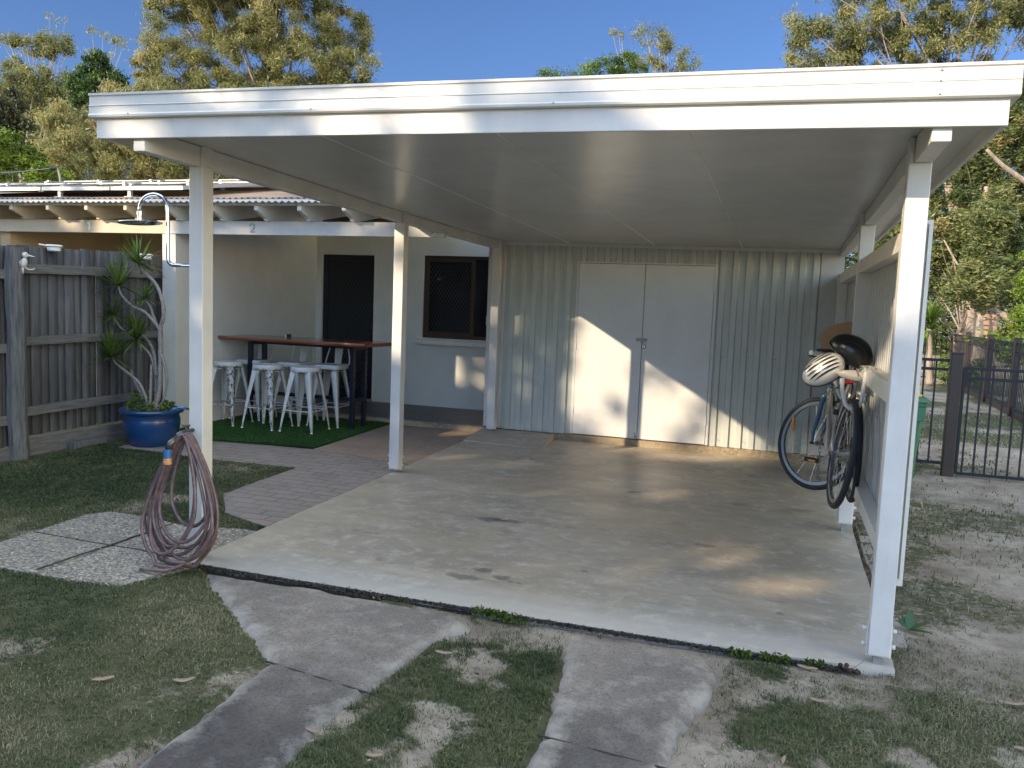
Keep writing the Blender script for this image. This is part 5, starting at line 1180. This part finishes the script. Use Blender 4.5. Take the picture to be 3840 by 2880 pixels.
for k in range(4):
    a, b = BP[k], BP[k+1]; pfence((a[0]-.0, a[1]+.06), (b[0], b[1]-.06), 'pool_fence', ['black metal fence bay of the far fence nearest the picture edge', 'second bay of the black far fence from the right', 'third bay of the black far fence from the right', 'fourth bay of the black far fence, next to the corner post'][k], 'fence', .12, 1.0, 1.14, .115, grp='bays of the far fence', bw=.012)
pfence((6.98, 17.3), (4.6, 17.4), 'pool_fence', 'sunlit fence bay running left from the corner post in front of the yucca', 'fence', .12, 1.0, 1.14, .11)
mb = MB()
for k in range(4): a, b = BP[k], BP[k+1]; mb.bar((a[0]+.02, a[1], G(*a)+.0), (b[0]+.02, b[1], G(*b)+.0), .05, .16)
tag(mb.build('garden_edging', M['brownpost']), 'brown timber garden edging under the far black fence', 'edging')

# ------------------------------------------------------------------ trees
def at(px, py, d):
    r_ = F+R2*((px-1920)/3117.1)-U2*((py-1440)/3117.1); return CAM+r_*d
mast = thing('service_mast', 'pale curved service mast holding the black overhead cable above the roof', 'mast', tuple(at(228, 700, 15)))
MB().tube(spline([at(232,730,15), at(228,690,15), at(222,650,15), at(214,630,15)] , 3) if True else [], .02, 8).build('pipe', M['stem'], mast, smooth=True)
MB().tube([at(214,632,15), at(190,632,15)], .035, 8).build('cable_end', M['black_pl'], mast)
tag(MB().tube([at(190,632,15).lerp(at(-260,616,16.5), k/10)-Vector((0,0,.12*math.sin(math.pi*k/10))) for k in range(11)], .013, 6).build('overhead_cable', M['black_pl']), 'black overhead power cable running left from the service mast', 'cable')
def leafquads(C, L_, Wd, rr, droop=.6):
    n = len(C); a = rr.uniform(0, 2*np.pi, n); el = rr.normal(-droop, .45, n); l_ = L_*rr.uniform(.6, 1.3, n)
    d = np.stack([np.cos(a)*np.cos(el), np.sin(a)*np.cos(el), np.sin(el)], -1)*l_[:, None]/2
    q = rr.normal(size=(n, 3)); s = np.cross(d, q); s /= np.linalg.norm(s, axis=1)[:, None]+1e-9; s *= (Wd*rr.uniform(.6, 1.2, n)/2)[:, None]
    V = np.stack([C-d, C-d*.1-s, C+d, C-d*.1+s], 1).reshape(-1, 3); return V, np.arange(4*n).reshape(-1, 4)
def tree(name, label, cat, base, D, blobs, L_=.16, Wd=.035, mat='gum', bark='bark', dens=1.5, grp=None, seed=0, trunk_r=.16, fork=.45, droop=.6, limbs=True, vb=.5, clr=.32, twigs=0, thin=1.0, sharp=.16):
    rr = np.random.RandomState(seed+100); base = Vector(base); t = thing(name, label, cat, tuple(base), grp)
    Cs = []; Vs = []; tb_ = MB(); first = True; tops = []
    cents = [at(b[0], b[1], D+(b[4] if len(b) > 4 else 0)) for b in blobs]; mid = sum(cents, Vector())/len(cents)
    fk = base.lerp(Vector((mid.x, mid.y, mid.z)), fork); fk.x = base.x*.5+mid.x*.5; fk.y = base.y*.5+mid.y*.5
    tb_.tube(spline([base-Vector((0,0,.3)), base.lerp(fk, .5)+Vector((.12*trunk_r*5*(rr.rand()-.5), 0, 0)), fk], 5), list(np.linspace(trunk_r*1.15, trunk_r*.72, 11)), 10)
    for b, c in zip(blobs, cents):
        s = D/3117.1; rx, rz_ = b[2]*s, b[3]*s; ry = (rx+rz_)*.5
        if limbs:
            m1 = fk.lerp(c, .5)+Vector(rr.normal(0, .12, 3))*rx*1.2+Vector((0,0,rz_*.15)); tb_.tube(spline([fk, m1, c], 5), list(np.linspace(trunk_r*.26, trunk_r*.08, 11)), 7)
        nc = max(5, int(rx*rz_*np.pi/(clr*clr*1.5)*thin)); n_l = int(3.6*dens*np.pi*rx*rz_/(L_*Wd*.5)); per = max(6, n_l//nc)
        u = rr.normal(size=(nc, 3)); u /= np.linalg.norm(u, axis=1)[:, None]; rad = rr.uniform(.35, 1, nc)**.6
        cc = np.array(c)+u*np.stack([rad*rx, rad*ry, rad*rz_], -1)
        lit = np.clip(.5+.35*(u @ np.array([-.5,-.6,.5])), 0, 1)
        for k in range(nc):
            r_c = clr*rr.uniform(.6, 1.25); P = cc[k]+rr.normal(size=(per, 3))*r_c*np.array([.5, .5, .42]); Cs.append(P)
            Vs.append(np.clip(vb+rr.normal(0, sharp)+rr.normal(0, .13, per), 0, 1))
            if limbs and rr.rand() < .12+twigs*.1:
                p0 = Vector(c).lerp(fk, .25+.3*rr.rand()); p1 = Vector(cc[k]); mm = p0.lerp(p1, .55)+Vector(rr.normal(0, .16, 3))*rx+Vector((0,0,-.1*rz_)); tb_.tube(spline([p0, mm, p1], 4), list(np.linspace(trunk_r*.08, trunk_r*.02, 9)), 5)
            for q in range(twigs):
                p1 = Vector(cc[k])+Vector(rr.normal(0, .5, 3)); p2 = p1+Vector(rr.normal(0, .45, 3)); p3 = p2+Vector(rr.normal(0, .3, 3)); tb_.tube([p1, p2, p3], [.014, .010, .004], 4)
    C = np.concatenate(Cs); v = np.concatenate(Vs); V, Q = leafquads(C, L_, Wd, rr, droop)
    npmesh('crown', V, Q, M[mat], t, attr={'v': np.repeat(v, 4)})
    tb_.build('trunk', M[bark], t, smooth=True); return t
def gb(px, d, dz=0): p = at(px, 1440, d); return (p.x, p.y, G(p.x, p.y)+dz)
NT = 'gum trees beyond the house'
tree('gum_tree', 'large spreading golden olive gum tree behind the left half of the carport roof', 'tree', gb(1180, 31), 31,
     [(700,110,170,170),(640,240,150,100),(880,40,190,190,1),(860,240,210,130),(1100,60,190,190),(1120,260,190,120),(1290,120,110,150,1),(1310,260,120,90),(1000,-120,300,160),(760,-90,200,150),(760,340,230,70),(1200,350,200,70,1),(960,390,300,60,1)], seed=1, grp=NT, trunk_r=.24, fork=.5, dens=1.5, vb=.55, L_=.18, Wd=.034, thin=.8)
tree('gum_tree', 'leaning gum tree with many bare pale limbs above the solar panels', 'tree', gb(640, 23), 23,
     [(520,380,150,100),(350,470,170,110),(540,520,170,100),(700,560,150,90),(200,560,120,100),(400,600,190,80),(860,620,150,60),(620,640,200,50),(1000,660,120,40),(250,660,140,50,1)], seed=2, grp=NT, trunk_r=.13, fork=.32, dens=1.7, vb=.62, L_=.14, Wd=.028, clr=.27, thin=.8)
tree('gum_tree', 'flat topped pale trunked gum tree far away at the left edge of the sky', 'tree', gb(150, 62), 62,
     [(30,145,45,16),(95,160,60,22),(165,165,60,26),(225,170,50,30),(200,205,50,26),(262,180,26,20),(120,190,45,16),(60,230,40,20)], seed=3, grp=NT, trunk_r=.22, fork=.72, L_=.30, Wd=.08, clr=.5, dens=1.5, vb=.5)
tree('gum_tree', 'thin sparse gum tree with small leaf tufts against the sky above the conifer', 'tree', gb(370, 58), 58,
     [(345,118,22,9),(385,132,20,9),(440,155,22,14),(465,168,16,10),(400,205,20,12),(345,215,14,10),(330,190,8,6)], seed=4, grp=NT, trunk_r=.13, fork=.74, L_=.28, Wd=.07, clr=.4, dens=.9, vb=.55)
tree('gum_tree', 'very thin distant gum saplings with tiny leaf tufts above the flat topped tree', 'tree', gb(200, 66), 66,
     [(184,60,12,8),(214,80,11,6),(246,76,8,5),(170,110,6,4)], seed=14, grp=NT, trunk_r=.07, fork=.8, L_=.26, Wd=.06, clr=.35, dens=.7, vb=.5)
tree('conifer', 'dense dark green conifer just left of the carport roof corner', 'tree', gb(350, 38), 38,
     [(290,290,34,48),(322,262,30,50),(365,250,28,55),(330,320,60,40),(412,268,32,50),(395,320,50,42),(440,310,30,36),(270,330,22,30),(350,370,90,40)], seed=5, mat='pine', bark='darkbark', L_=.16, Wd=.07, droop=-.9, clr=.28, dens=2.6, trunk_r=.2, limbs=False, vb=.5)
tree('gum_tree', 'broad brownish green gum tree at the left edge behind the dark shrub', 'tree', gb(60, 44), 44,
     [(30,290,90,50),(140,280,90,46),(210,300,60,50),(80,340,140,46),(220,350,80,50),(20,370,80,60)], seed=6, grp=NT, L_=.24, Wd=.055, clr=.45, dens=1.4, trunk_r=.2, vb=.42)
tree('dark_tree', 'dark evergreen tree at the left edge of the picture', 'tree', gb(30, 30), 30,
     [(30,400,66,60),(70,440,50,50),(10,460,60,50),(40,500,60,40)], seed=7, mat='gumdark', bark='darkbark', L_=.17, Wd=.06, dens=1.8, clr=.3, trunk_r=.15, vb=.35)  # darker leaf ramp over the whole crown
tree('leafy_bush', 'bright green leafy bush above the roof at the left edge', 'bush', gb(60, 21), 21,
     [(40,560,90,60),(20,630,90,55),(130,640,80,50),(190,660,70,36),(90,600,80,50)], seed=8, mat='lime', L_=.10, Wd=.05, dens=1.7, clr=.2, trunk_r=.07, vb=.5, droop=.1)
tree('gum_tree', 'rounded far gum tree above the middle of the carport roof', 'tree', gb(2470, 50), 50,
     [(2420,122,34,20),(2465,128,28,18),(2500,150,30,18),(2430,165,22,14),(2490,190,44,30),(2560,210,36,26),(2590,240,26,24),(2530,250,50,26),(2450,235,44,30),(2400,235,34,20)], seed=9, grp=NT, L_=.24, Wd=.05, clr=.4, dens=1.0, trunk_r=.16, fork=.7, vb=.5)
tree('gum_tree', 'low rounded green treetop showing over the carport roof left of the tall far gum', 'tree', gb(2290, 47), 47,
     [(2200,278,60,16),(2270,255,70,26),(2340,240,60,30),(2370,270,60,26),(2050,282,34,13),(2100,285,30,10)], seed=10, grp=NT, mat='lime', L_=.22, Wd=.06, clr=.4, dens=1.6, trunk_r=.12, fork=.7, vb=.28)
tree('gum_tree', 'slender sapling with a single leaf tuft above the carport roof', 'tree', gb(2310, 49), 49,
     [(2296,124,14,10),(2320,128,16,10),(2332,146,9,8)], seed=11, grp=NT, L_=.2, Wd=.045, clr=.3, dens=1.0, trunk_r=.07, fork=.85, vb=.5)
tree('gum_tree', 'big dense yellow green gum tree above the right half of the carport roof', 'tree', gb(3700, 27), 27,
     [(3010,90,52,66),(2990,190,46,44),(3100,150,70,70),(3110,225,80,40),(3230,90,100,90),(3260,190,110,60),(3380,60,110,100),(3430,170,120,70),(3560,60,120,100),(3600,180,130,70),(3730,50,110,90),(3300,-70,250,80),(3600,-90,250,90),(3860,60,90,90),(3000,255,60,20)], seed=12, grp=NT, trunk_r=.2, fork=.62, L_=.15, Wd=.04, dens=1.7, vb=.5, clr=.3)
WT = 'thicket trees beyond the far fence'
tree('thicket_tree', 'tall thicket tree with clustered green leaves and bare pale limbs right of the carport', 'tree', gb(3650, 25), 25,
     [(3760,360,110,70),(3820,480,90,80),(3700,500,100,70),(3620,600,100,80),(3760,630,110,80),(3560,700,80,70),(3680,730,100,80),(3850,760,70,100)], seed=13, grp=WT, mat='banksia', dens=3.2, L_=.16, Wd=.05, clr=.28, trunk_r=.13, fork=.5, vb=.5, droop=.0)
tree('thicket_tree', 'lower tangled thicket tree with many dead twigs behind the yucca', 'tree', gb(3560, 22), 22,
     [(3700,820,70,80,-3),(3540,860,90,70),(3660,880,110,80),(3680,960,60,50,-3),(3660,1060,60,50,-4),(3600,1120,44,40,-4),(3730,1010,60,50,-3.5),(3700,1130,40,34,-3.5),(3520,980,80,70),(3620,1010,90,60),(3760,900,90,80),(3500,1080,60,50),(3850,980,80,80)], seed=15, grp=WT, mat='banksia', dens=3.0, L_=.14, Wd=.045, clr=.26, trunk_r=.09, fork=.4, vb=.5, droop=.0)
tree('thicket_tree', 'open brown thicket tree with reddish trunk near the right picture edge', 'tree', gb(3705, 20), 20,
     [(3740,1080,90,50),(3800,1140,60,50),(3700,800,60,60),(3780,760,70,60)], seed=16, grp=WT, mat='banksia', bark='barkpink', dens=1.6, L_=.13, Wd=.04, clr=.25, trunk_r=.10, fork=.75, vb=.45, droop=.0)
# plain visible trunks
def trunk(name, label, pts, rads, bark, D, grp=None):
    P = [at(px, py, D) for px, py in pts]; t = thing(name, label, 'tree', gb(pts[0][0], D), grp); P[0] = Vector(gb(pts[0][0], D))-Vector((0,0,.2))
    MB().tube(spline(P, 5), list(np.interp(np.linspace(0, 1, (len(P)-1)*5+1), np.linspace(0, 1, len(rads)), rads)), 10).build('trunk', M[bark], t, smooth=True); return t
t = trunk('pale_trunk', 'smooth pinkish pale gum trunk leaning right behind the far fence', [(3595,1480),(3615,1370),(3640,1230),(3652,1110),(3678,990),(3690,900),(3700,780)], [.14,.12,.09,.05,.015], 'bark', 19.5)
MB().tube(spline([at(3652,1110,19.5), at(3600,1010,19.7), at(3540,900,20)], 4), list(np.linspace(.05,.015,9)), 7).build('branch', M['bark'], t, smooth=True)
t = trunk('forked_tree', 'slim pale forked tree trunk between the yucca and the pinkish trunk', [(3580,1480),(3584,1330),(3582,1260)], [.07,.055,.05], 'bark', 19)
for pts in ([(3582,1262),(3556,1225),(3530,1180),(3480,1130),(3440,1090)], [(3582,1262),(3604,1220),(3612,1160),(3608,1080),(3630,1000)]): MB().tube(spline([at(a, b, 19) for a, b in pts], 4), list(np.linspace(.042,.012,17)), 7).build('branch', M['bark'], t, smooth=True)
trunk('brown_trunk', 'straight reddish brown tree trunk behind the second far fence post', [(3695,1480),(3700,1300),(3702,1100),(3700,950),(3698,700)], [.10,.085,.07,.05], 'barkpink', 20.5)
trunk('fallen_limb', 'thick dead limb lying diagonally through the thicket at the right', [(3650,1190),(3700,1185),(3760,1195),(3800,1215)], [.03,.05,.07,.06], 'bark', 18.5) if False else None
lm = thing('dead_limb', 'pale dead limb slanting through the thicket above the right fence posts', 'branch', tuple(at(3730, 1170, 18.5)))
MB().tube(spline([at(3640,1150,18.8), at(3700,1160,18.5), at(3760,1180,18.3), at(3812,1215,18)], 4), list(np.linspace(.03,.09,13)), 8).build('limb', M['bark'], lm, smooth=True)
lm = thing('dead_limb', 'thick grey white limb crossing the leaves right below the carport roof corner', 'branch', tuple(at(3740, 600, 21)))
MB().tube(spline([at(3700,560,21), at(3760,620,21), at(3830,670,21), at(3900,720,21)], 4), list(np.linspace(.04,.08,13)), 8).build('limb', M['bark'], lm, smooth=True)
# cypress, shrubs, yucca
tree('cypress', 'bright lime green cypress cut by the right picture edge', 'tree', gb(3850, 15), 15, [(3850,1060,36,70),(3838,1140,46,70),(3860,1210,60,60),(3880,980,40,60)], seed=20, mat='lime', L_=.06, Wd=.03, clr=.11, dens=2.4, limbs=False, trunk_r=.05, vb=.6, droop=-.6)
tree('shrub', 'light green leafy shrub behind the far fence at the right', 'shrub', gb(3770, 17), 17, [(3720,1280,50,34),(3790,1300,70,40),(3750,1340,80,30),(3840,1330,60,40)], seed=21, mat='lime', L_=.10, Wd=.05, clr=.16, dens=1.5, trunk_r=.03, vb=.55, droop=.2)
tree('shrub', 'low mixed shrub behind the far fence left of the pinkish trunk', 'shrub', gb(3600, 18.5), 18.5, [(3570,1370,50,26),(3640,1380,50,24),(3690,1370,40,24),(3600,1420,90,24)], seed=22, mat='lime', L_=.10, Wd=.045, clr=.16, dens=1.3, trunk_r=.03, vb=.4, droop=.2)
yu = thing('yucca', 'spiky green yucca with a pale trunk behind the end of the side wall', 'yucca', gb(3487, 18.8))
yc = at(3484, 1222, 18.8); MB().tube(spline([Vector(gb(3487, 18.8)), at(3486, 1380, 18.8), yc], 4), list(np.linspace(.085, .06, 9)), 9).build('trunk', M['bark'], yu, smooth=True)
rosette(tuple(yc+Vector((0,0,.12))), .58, 150, wd=.028, droop=.30, seed=31, parent=yu, vbase=.55); rosette(tuple(yc-Vector((0,0,.12))), .62, 90, wd=.03, droop=1.6, seed=32, parent=yu, vbase=.6)
# far woodland mass (reads as one mass behind the single trees)
def mass(name, label, segs, mat, L_, Wd, dens, seed):
    rr = np.random.RandomState(seed); Cs = []; Vs = []
    for px0, px1, pyt, pyb, D in segs:
        s = D/3117.1; n_ = int((px1-px0)*(pyb-pyt)*s*s*dens/(L_*Wd*.5)); px = rr.uniform(px0, px1, n_); q = rr.rand(n_)
        top = pyt+(fbm(px*.02, px*0+seed, 1.0, 4)-.5)*120; py = top+(pyb-top)*q; d = D+rr.rand(n_)*5
        x = (px-1920)/3117.1; y = (py-1440)/3117.1
        P = np.array(CAM)+(np.array(F)[None]+np.array(R2)[None]*x[:, None]-np.array(U2)[None]*y[:, None])*d[:, None]; Cs.append(P)
        Vs.append(np.clip(fbm(px*.03, py*.03, 1, 7)+rr.normal(0, .12, n_)-.05, 0, 1))
    V, Q = leafquads(np.concatenate(Cs), L_, Wd, rr, .3); o = npmesh(name, V, Q, M[mat], attr={'v': np.repeat(np.concatenate(Vs), 4)}); tag(o, label, 'woodland', kind='stuff'); return o
mass('woodland', 'dense dark woodland behind the single gum trees at the left', [(-400, 1200, 400, 1000, 58), (-300, 640, 330, 600, 60)], 'gum', .42, .14, 5.5, 3)
mass('woodland', 'dense sunlit bush behind the thicket trees at the right', [(3250, 4400, 330, 1000, 33), (3250, 4400, 900, 1480, 34), (2750, 3450, 700, 1480, 36)], 'banksia', .26, .12, 6.5, 4)
# tree line behind the photographer: it throws the long evening shade over the yard
# gaps in the crowns that let small sun flecks through onto the slab and paving
HOLES = [(1.12,.637,.08,.05),(1.55,.862,.10,.05),(1.32,1.10,.13,.06),(1.97,1.043,.15,.07),(2.21,1.053,.10,.05),(-.06,.268,.08,.04),(-.37,1.158,.09,.05),(-2.17,1.032,.14,.06),(-3.09,1.50,.20,.07),(1.62,1.13,.10,.05),(.5,.317,.07,.04),(-1.4,1.35,.16,.07),(.2,1.45,.16,.07),(-1.9,1.2,.10,.05)]
def shade_line():
    rr = np.random.RandomState(77); e = np.array([.8, -.6, 0]); wv = np.array([.6, .8, 0]); TN = math.tan(SUN_EL)
    hp = [(-22,2.9),(-8,2.75),(-6.5,2.4),(-5.4,2.2),(-4.4,2.15),(-3.9,1.95),(-3.5,2.0),(-2.4,1.9),(-1,1.82),(-.45,2.0),(0,2.12),(1.0,2.3),(1.5,2.45),(2.4,2.40),(3.1,2.36),(4,2.4),(7,2.5),(14,2.9),(20,3)]
    hf = lambda u: np.interp(u, [p[0] for p in hp], [p[1] for p in hp])+.10*(fbm(u*2.2, u*0, 1, 5)-.5)
    Cs = []; Sz = []
    def put_(u, w_, h, s): Cs.append(np.stack([u, w_, h, s], -1))
    n = 42000; u = rr.uniform(-9.5, 8.5, n); h = rr.rand(n)*(hf(u)+5.9)-5.9; put_(u, -16+rr.normal(0, .9, n), h-.12, rr.uniform(.2, .34, n))
    n = 9000; u = rr.uniform(-9, 8, n); put_(u, -16+rr.normal(0, .5, n), hf(u)-rr.exponential(.10, n)+.02, rr.uniform(.05, .13, n))
    # leafy clumps above the edge that dapple the light
    def clump(u0, u1, h0, h1, cov, rc, drift=0):
        A = (u1-u0)*(h1-h0); nc = int(cov*A/(rc*rc*1.6))
        for _ in range(nc):
            uc = rr.uniform(u0, u1); hc = rr.uniform(h0, h1)+drift*(uc-u0); k = int(26*(rc/.12)**1.1); r_ = rc*rr.uniform(.6, 1.3)
            put_(uc+rr.normal(0, r_*.5, k), np.full(k, -16)+rr.normal(0, .3, k), hc+rr.normal(0, r_*.55, k), rr.uniform(.05, .11, k))
    clump(-.35, 1.25, 2.12, 2.72, 1.35, .075, .22); clump(1.25, 1.85, 2.5, 2.95, .30, .08); clump(-.5, -.1, 2.1, 2.7, .5, .09)
    clump(-2.25, -.9, 2.0, 3.0, .13, .12); clump(-3.5, -2.25, 1.9, 3.4, 1.5, .12); clump(-4.5, -3.6, 2.0, 3.0, .75, .07); clump(-5.0, -3.4, 2.9, 3.4, .30, .12); clump(-9, -5.0, 2.3, 3.1, .42, .14); clump(2.75, 3.5, 2.3, 2.52, .4, .08); clump(3.5, 9, 2.3, 3.2, .5, .15)
    n = 26000; u = rr.uniform(-4.4, 6.5, n); lo = np.interp(u, [-4.4, -.6, .05, 6.5], [3.5, 3.5, 2.66, 4.4]); h = lo+rr.rand(n)*(6.6-lo); put_(u, -16+rr.normal(0, .8, n), h+.1, rr.uniform(.14, .3, n))
    k = 330; a = rr.uniform(0, 6.28, k); q = np.sqrt(rr.rand(k)); put_(2.22+.36*q*np.cos(a), np.full(k, -16.), 2.80+.15*q*np.sin(a)-.10*(q*np.cos(a))**2, rr.uniform(.05, .09, k))
    P = np.concatenate(Cs); u, w_, h, s = P.T; z = h-w_*TN; keep = z > 0
    for hu, hh_, ru, rh in HOLES: keep &= (((u-hu)/(ru+s*.3))**2+((h-hh_)/(rh+s*.3))**2) > 1
    u, w_, z, s = u[keep], w_[keep], z[keep], s[keep]; n = len(u)
    C = u[:, None]*e+w_[:, None]*wv+np.stack([u*0, u*0, z], -1)
    a = rr.uniform(0, 6.28, n); e2 = np.array([0, 0, 1.]); tl = rr.normal(0, .5, (n, 3))*s[:, None]*.3
    d1 = (e*np.cos(a)[:, None]+e2*np.sin(a)[:, None])*(s*.62)[:, None]+tl; d2 = (-e*np.sin(a)[:, None]+e2*np.cos(a)[:, None])*(s*.40)[:, None]-tl
    V = np.stack([C-d1, C-d2, C+d1, C+d2], 1).reshape(-1, 3); Q = np.arange(4*n).reshape(-1, 4)
    o = npmesh('treeline', V, Q, M['gum'], attr={'v': np.repeat(rr.rand(n), 4)}); tag(o, 'leafy tree line on the street side facing the carport', 'trees', kind='stuff')
    mb = MB()
    for uu, hh, r_ in ((1.84, 3.3, .055), (-7, 2.5, .2), (5.5, 2.4, .2)):
        p = uu*e-16*wv; zz = hh+16*TN; mb.tube([(p[0], p[1], -.2), (p[0]+.02, p[1], zz*.5), (p[0], p[1], zz)], [r_*1.6, r_*1.2, r_], 8)
    tr = mb.build('trunks', M['darkbark'], o, smooth=True); tr['kind'] = 'stuff'
shade_line()
# ------------------------------------------------------------------ small litter
def flecks():
    n = 16000; x = RNG.uniform(-3.2, 6.5, n); y = RNG.uniform(-2.4, 6, n); ok = np.ones(n, bool)
    for P in (SLAB, BRICK, BROWN, TURF): ok &= ~inpoly(x, y, P)
    ok &= ~((x < .3) & (y > 3)) & (RNG.rand(n) < .25+.75*(1-grassmask(x, y))); x, y = x[ok], y[ok]; n = len(x)
    on = inpoly(x, y, STRIPL) | inpoly(x, y, STRIPR) | inpoly(x, y, AGG); keep = ~on | (RNG.rand(n) < .18); x, y, on = x[keep], y[keep], on[keep]; n = len(x)
    z = np.where(on, Gn(y)-.007, ground_z(x, y)+.004)+RNG.rand(n)*.003; a = RNG.uniform(0, 6.3, n); s = RNG.uniform(.002, .009, n)*(1+1.5*(RNG.rand(n) < .06))
    d = np.stack([np.cos(a)*s, np.sin(a)*s, RNG.randn(n)*.0015], -1); e = np.stack([-np.sin(a)*s*.28, np.cos(a)*s*.28, RNG.rand(n)*.002], -1); c = np.stack([x, y, z], -1)
    V = np.stack([c-d, c-e, c+d, c+e], 1).reshape(-1, 3); o = npmesh('leaf_litter', V, np.arange(4*n).reshape(-1, 4), M['fleck'], attr={'v': np.repeat(RNG.rand(n), 4)}); tag(o, 'fine leaf and bark crumbs scattered over the sandy ground', 'litter', kind='stuff')
flecks()
def dry(x, y, L_, rot, label, mat='dryleaf', curve=.3):
    mb = MB(); S = 8; w0 = L_*.10; c, s_ = math.cos(rot), math.sin(rot); z0 = max(float(ground_z(x, y)), G(x, y)-.03)+.018
    for k in range(S+1):
        q = k/S-.5; w_ = w0*(1-(2*q)**2)**.7+.0008; cx_ = q*L_; cy_ = curve*L_*(.25-q*q)
        for sg in (-1, 1): xx = cx_; yy = cy_+sg*w_; mb.v.append((x+xx*c-yy*s_, y+xx*s_+yy*c, z0+.006*abs(q)*2+sg*.003))
    for k in range(S): mb.f.append((2*k, 2*k+2, 2*k+3, 2*k+1))
    o = mb.build('fallen_leaf', M[mat], smooth=True); so_ = o.modifiers.new('thickness', 'SOLIDIFY'); so_.thickness = .0012; tag(o, label, 'leaf', 'dry fallen gum leaves')
dry(.71,-1.40,.085,.75,'pale dry curved leaf alone on the lawn at the left'); dry(1.01,-1.27,.09,.6,'tan dry leaf on the lawn near the driveway bend',curve=-.35)
dry(1.92,-.62,.085,.1,'long dry leaf in the grass between the driveway strips, nearest the slab'); dry(1.72,-1.42,.07,-.1,'dry leaf beside the left driveway strip near the bottom'); dry(2.02,-1.5,.06,.3,'small dry leaf in the middle grass near the bottom edge')
dry(3.52,-.13,.09,-.1,'tan dry leaf at the slab edge left of the right post'); dry(3.56,-.45,.08,0,'brown dry leaf in the grass below the right post'); dry(3.57,-1.02,.07,1.9,'reddish dry leaf near the bottom of the right lawn'); dry(3.42,-.98,.06,1.4,'small orange dry leaf near the bottom right of the lawn'); dry(4.3,-.55,.09,.1,'long pale dry leaf on the right lawn'); dry(4.35,-.16,.08,.2,'dry leaf on the sand right of the right front post')
pod = thing('seed_pods', 'small twig with dark round seed pods at the slab corner by the right post', 'seed pods', (3.7, -.09, 0))
for x, y, z in ((3.665,-.075,.012),(3.685,-.10,.010),(3.70,-.12,.012),(3.728,-.122,.012),(3.69,-.085,.020)): MB().ell((x, y, G(x, y)+z), .011, .011, .010, 10, 7).build('pod', M['cone'], pod, smooth=True)
MB().tube([(3.69,-.10,.008),(3.73,-.075,.012),(3.765,-.03,.028)], .0028, 5).build('twig', M['stem'], pod)
sd2 = thing('seedling', 'broad leaved green seedling in the sand beside the right front post', 'seedling', (4.04, .58, 0))
for k, (az, el, L_) in enumerate(((2.2,.9,.10),(1.5,1.2,.12),(.5,.5,.11),(-.5,.3,.12),(3.0,.7,.09))):
    mb = MB(); S = 8; d = Vector((math.cos(az)*math.cos(el), math.sin(az)*math.cos(el), math.sin(el))); s_ = Vector((-math.sin(az), math.cos(az), 0)); c = Vector((4.04, .58, -.01))
    for j in range(S+1):
        q = j/S; w_ = .021*math.sin(math.pi*q**.8)+.001; p = c+d*L_*q+Vector((0,0,-.02*q*q)); mb.v += [tuple(p-s_*w_+Vector((0,0,.004))), tuple(p), tuple(p+s_*w_+Vector((0,0,.004)))]
    for j in range(S): mb.f += [(3*j,3*j+1,3*j+4,3*j+3),(3*j+1,3*j+2,3*j+5,3*j+4)]
    o = mb.build('leaf', M['seed'], sd2, smooth=True)
def weed(x, y, label, n=90, r_=.05, seed=0):
    rr = np.random.RandomState(seed); V = []; Q = []; A = []
    for i in range(n):
        a = rr.uniform(0, 6.28); q = r_*math.sqrt(rr.rand()); c = np.array([x+q*math.cos(a)*1.5, y+q*math.sin(a)*.6, G(x, y)-.01+rr.rand()*.035]); e = rr.randn(3)*.005; f = rr.randn(3)*.004; b = len(V); V += [c-e-f, c+e-f, c+e+f, c-e+f]; Q.append((b, b+1, b+2, b+3)); A += [rr.uniform(.0, .28)]*4
    o = npmesh('weed', V, Q, M['lime'], attr={'v': A}); tag(o, label, 'weed', 'small weeds along the slab edge')
weed(1.93,-.10,'leftmost of the three weeds at the slab edge between the driveway strips',seed=1); weed(2.02,-.11,'middle weed of the three at the slab edge between the strips',seed=2); weed(2.10,-.13,'rightmost of the three weeds at the slab edge between the strips',seed=3)
weed(3.22,-.11,'leafy weed at the slab edge just right of the right driveway strip',90,.035,4); weed(3.38,-.10,'weed patch at the slab edge halfway to the right post',110,.045,5); weed(3.55,-.09,'weed at the slab edge nearest the seed pods',70,.03,6)
# far away ground cover behind the pool fence
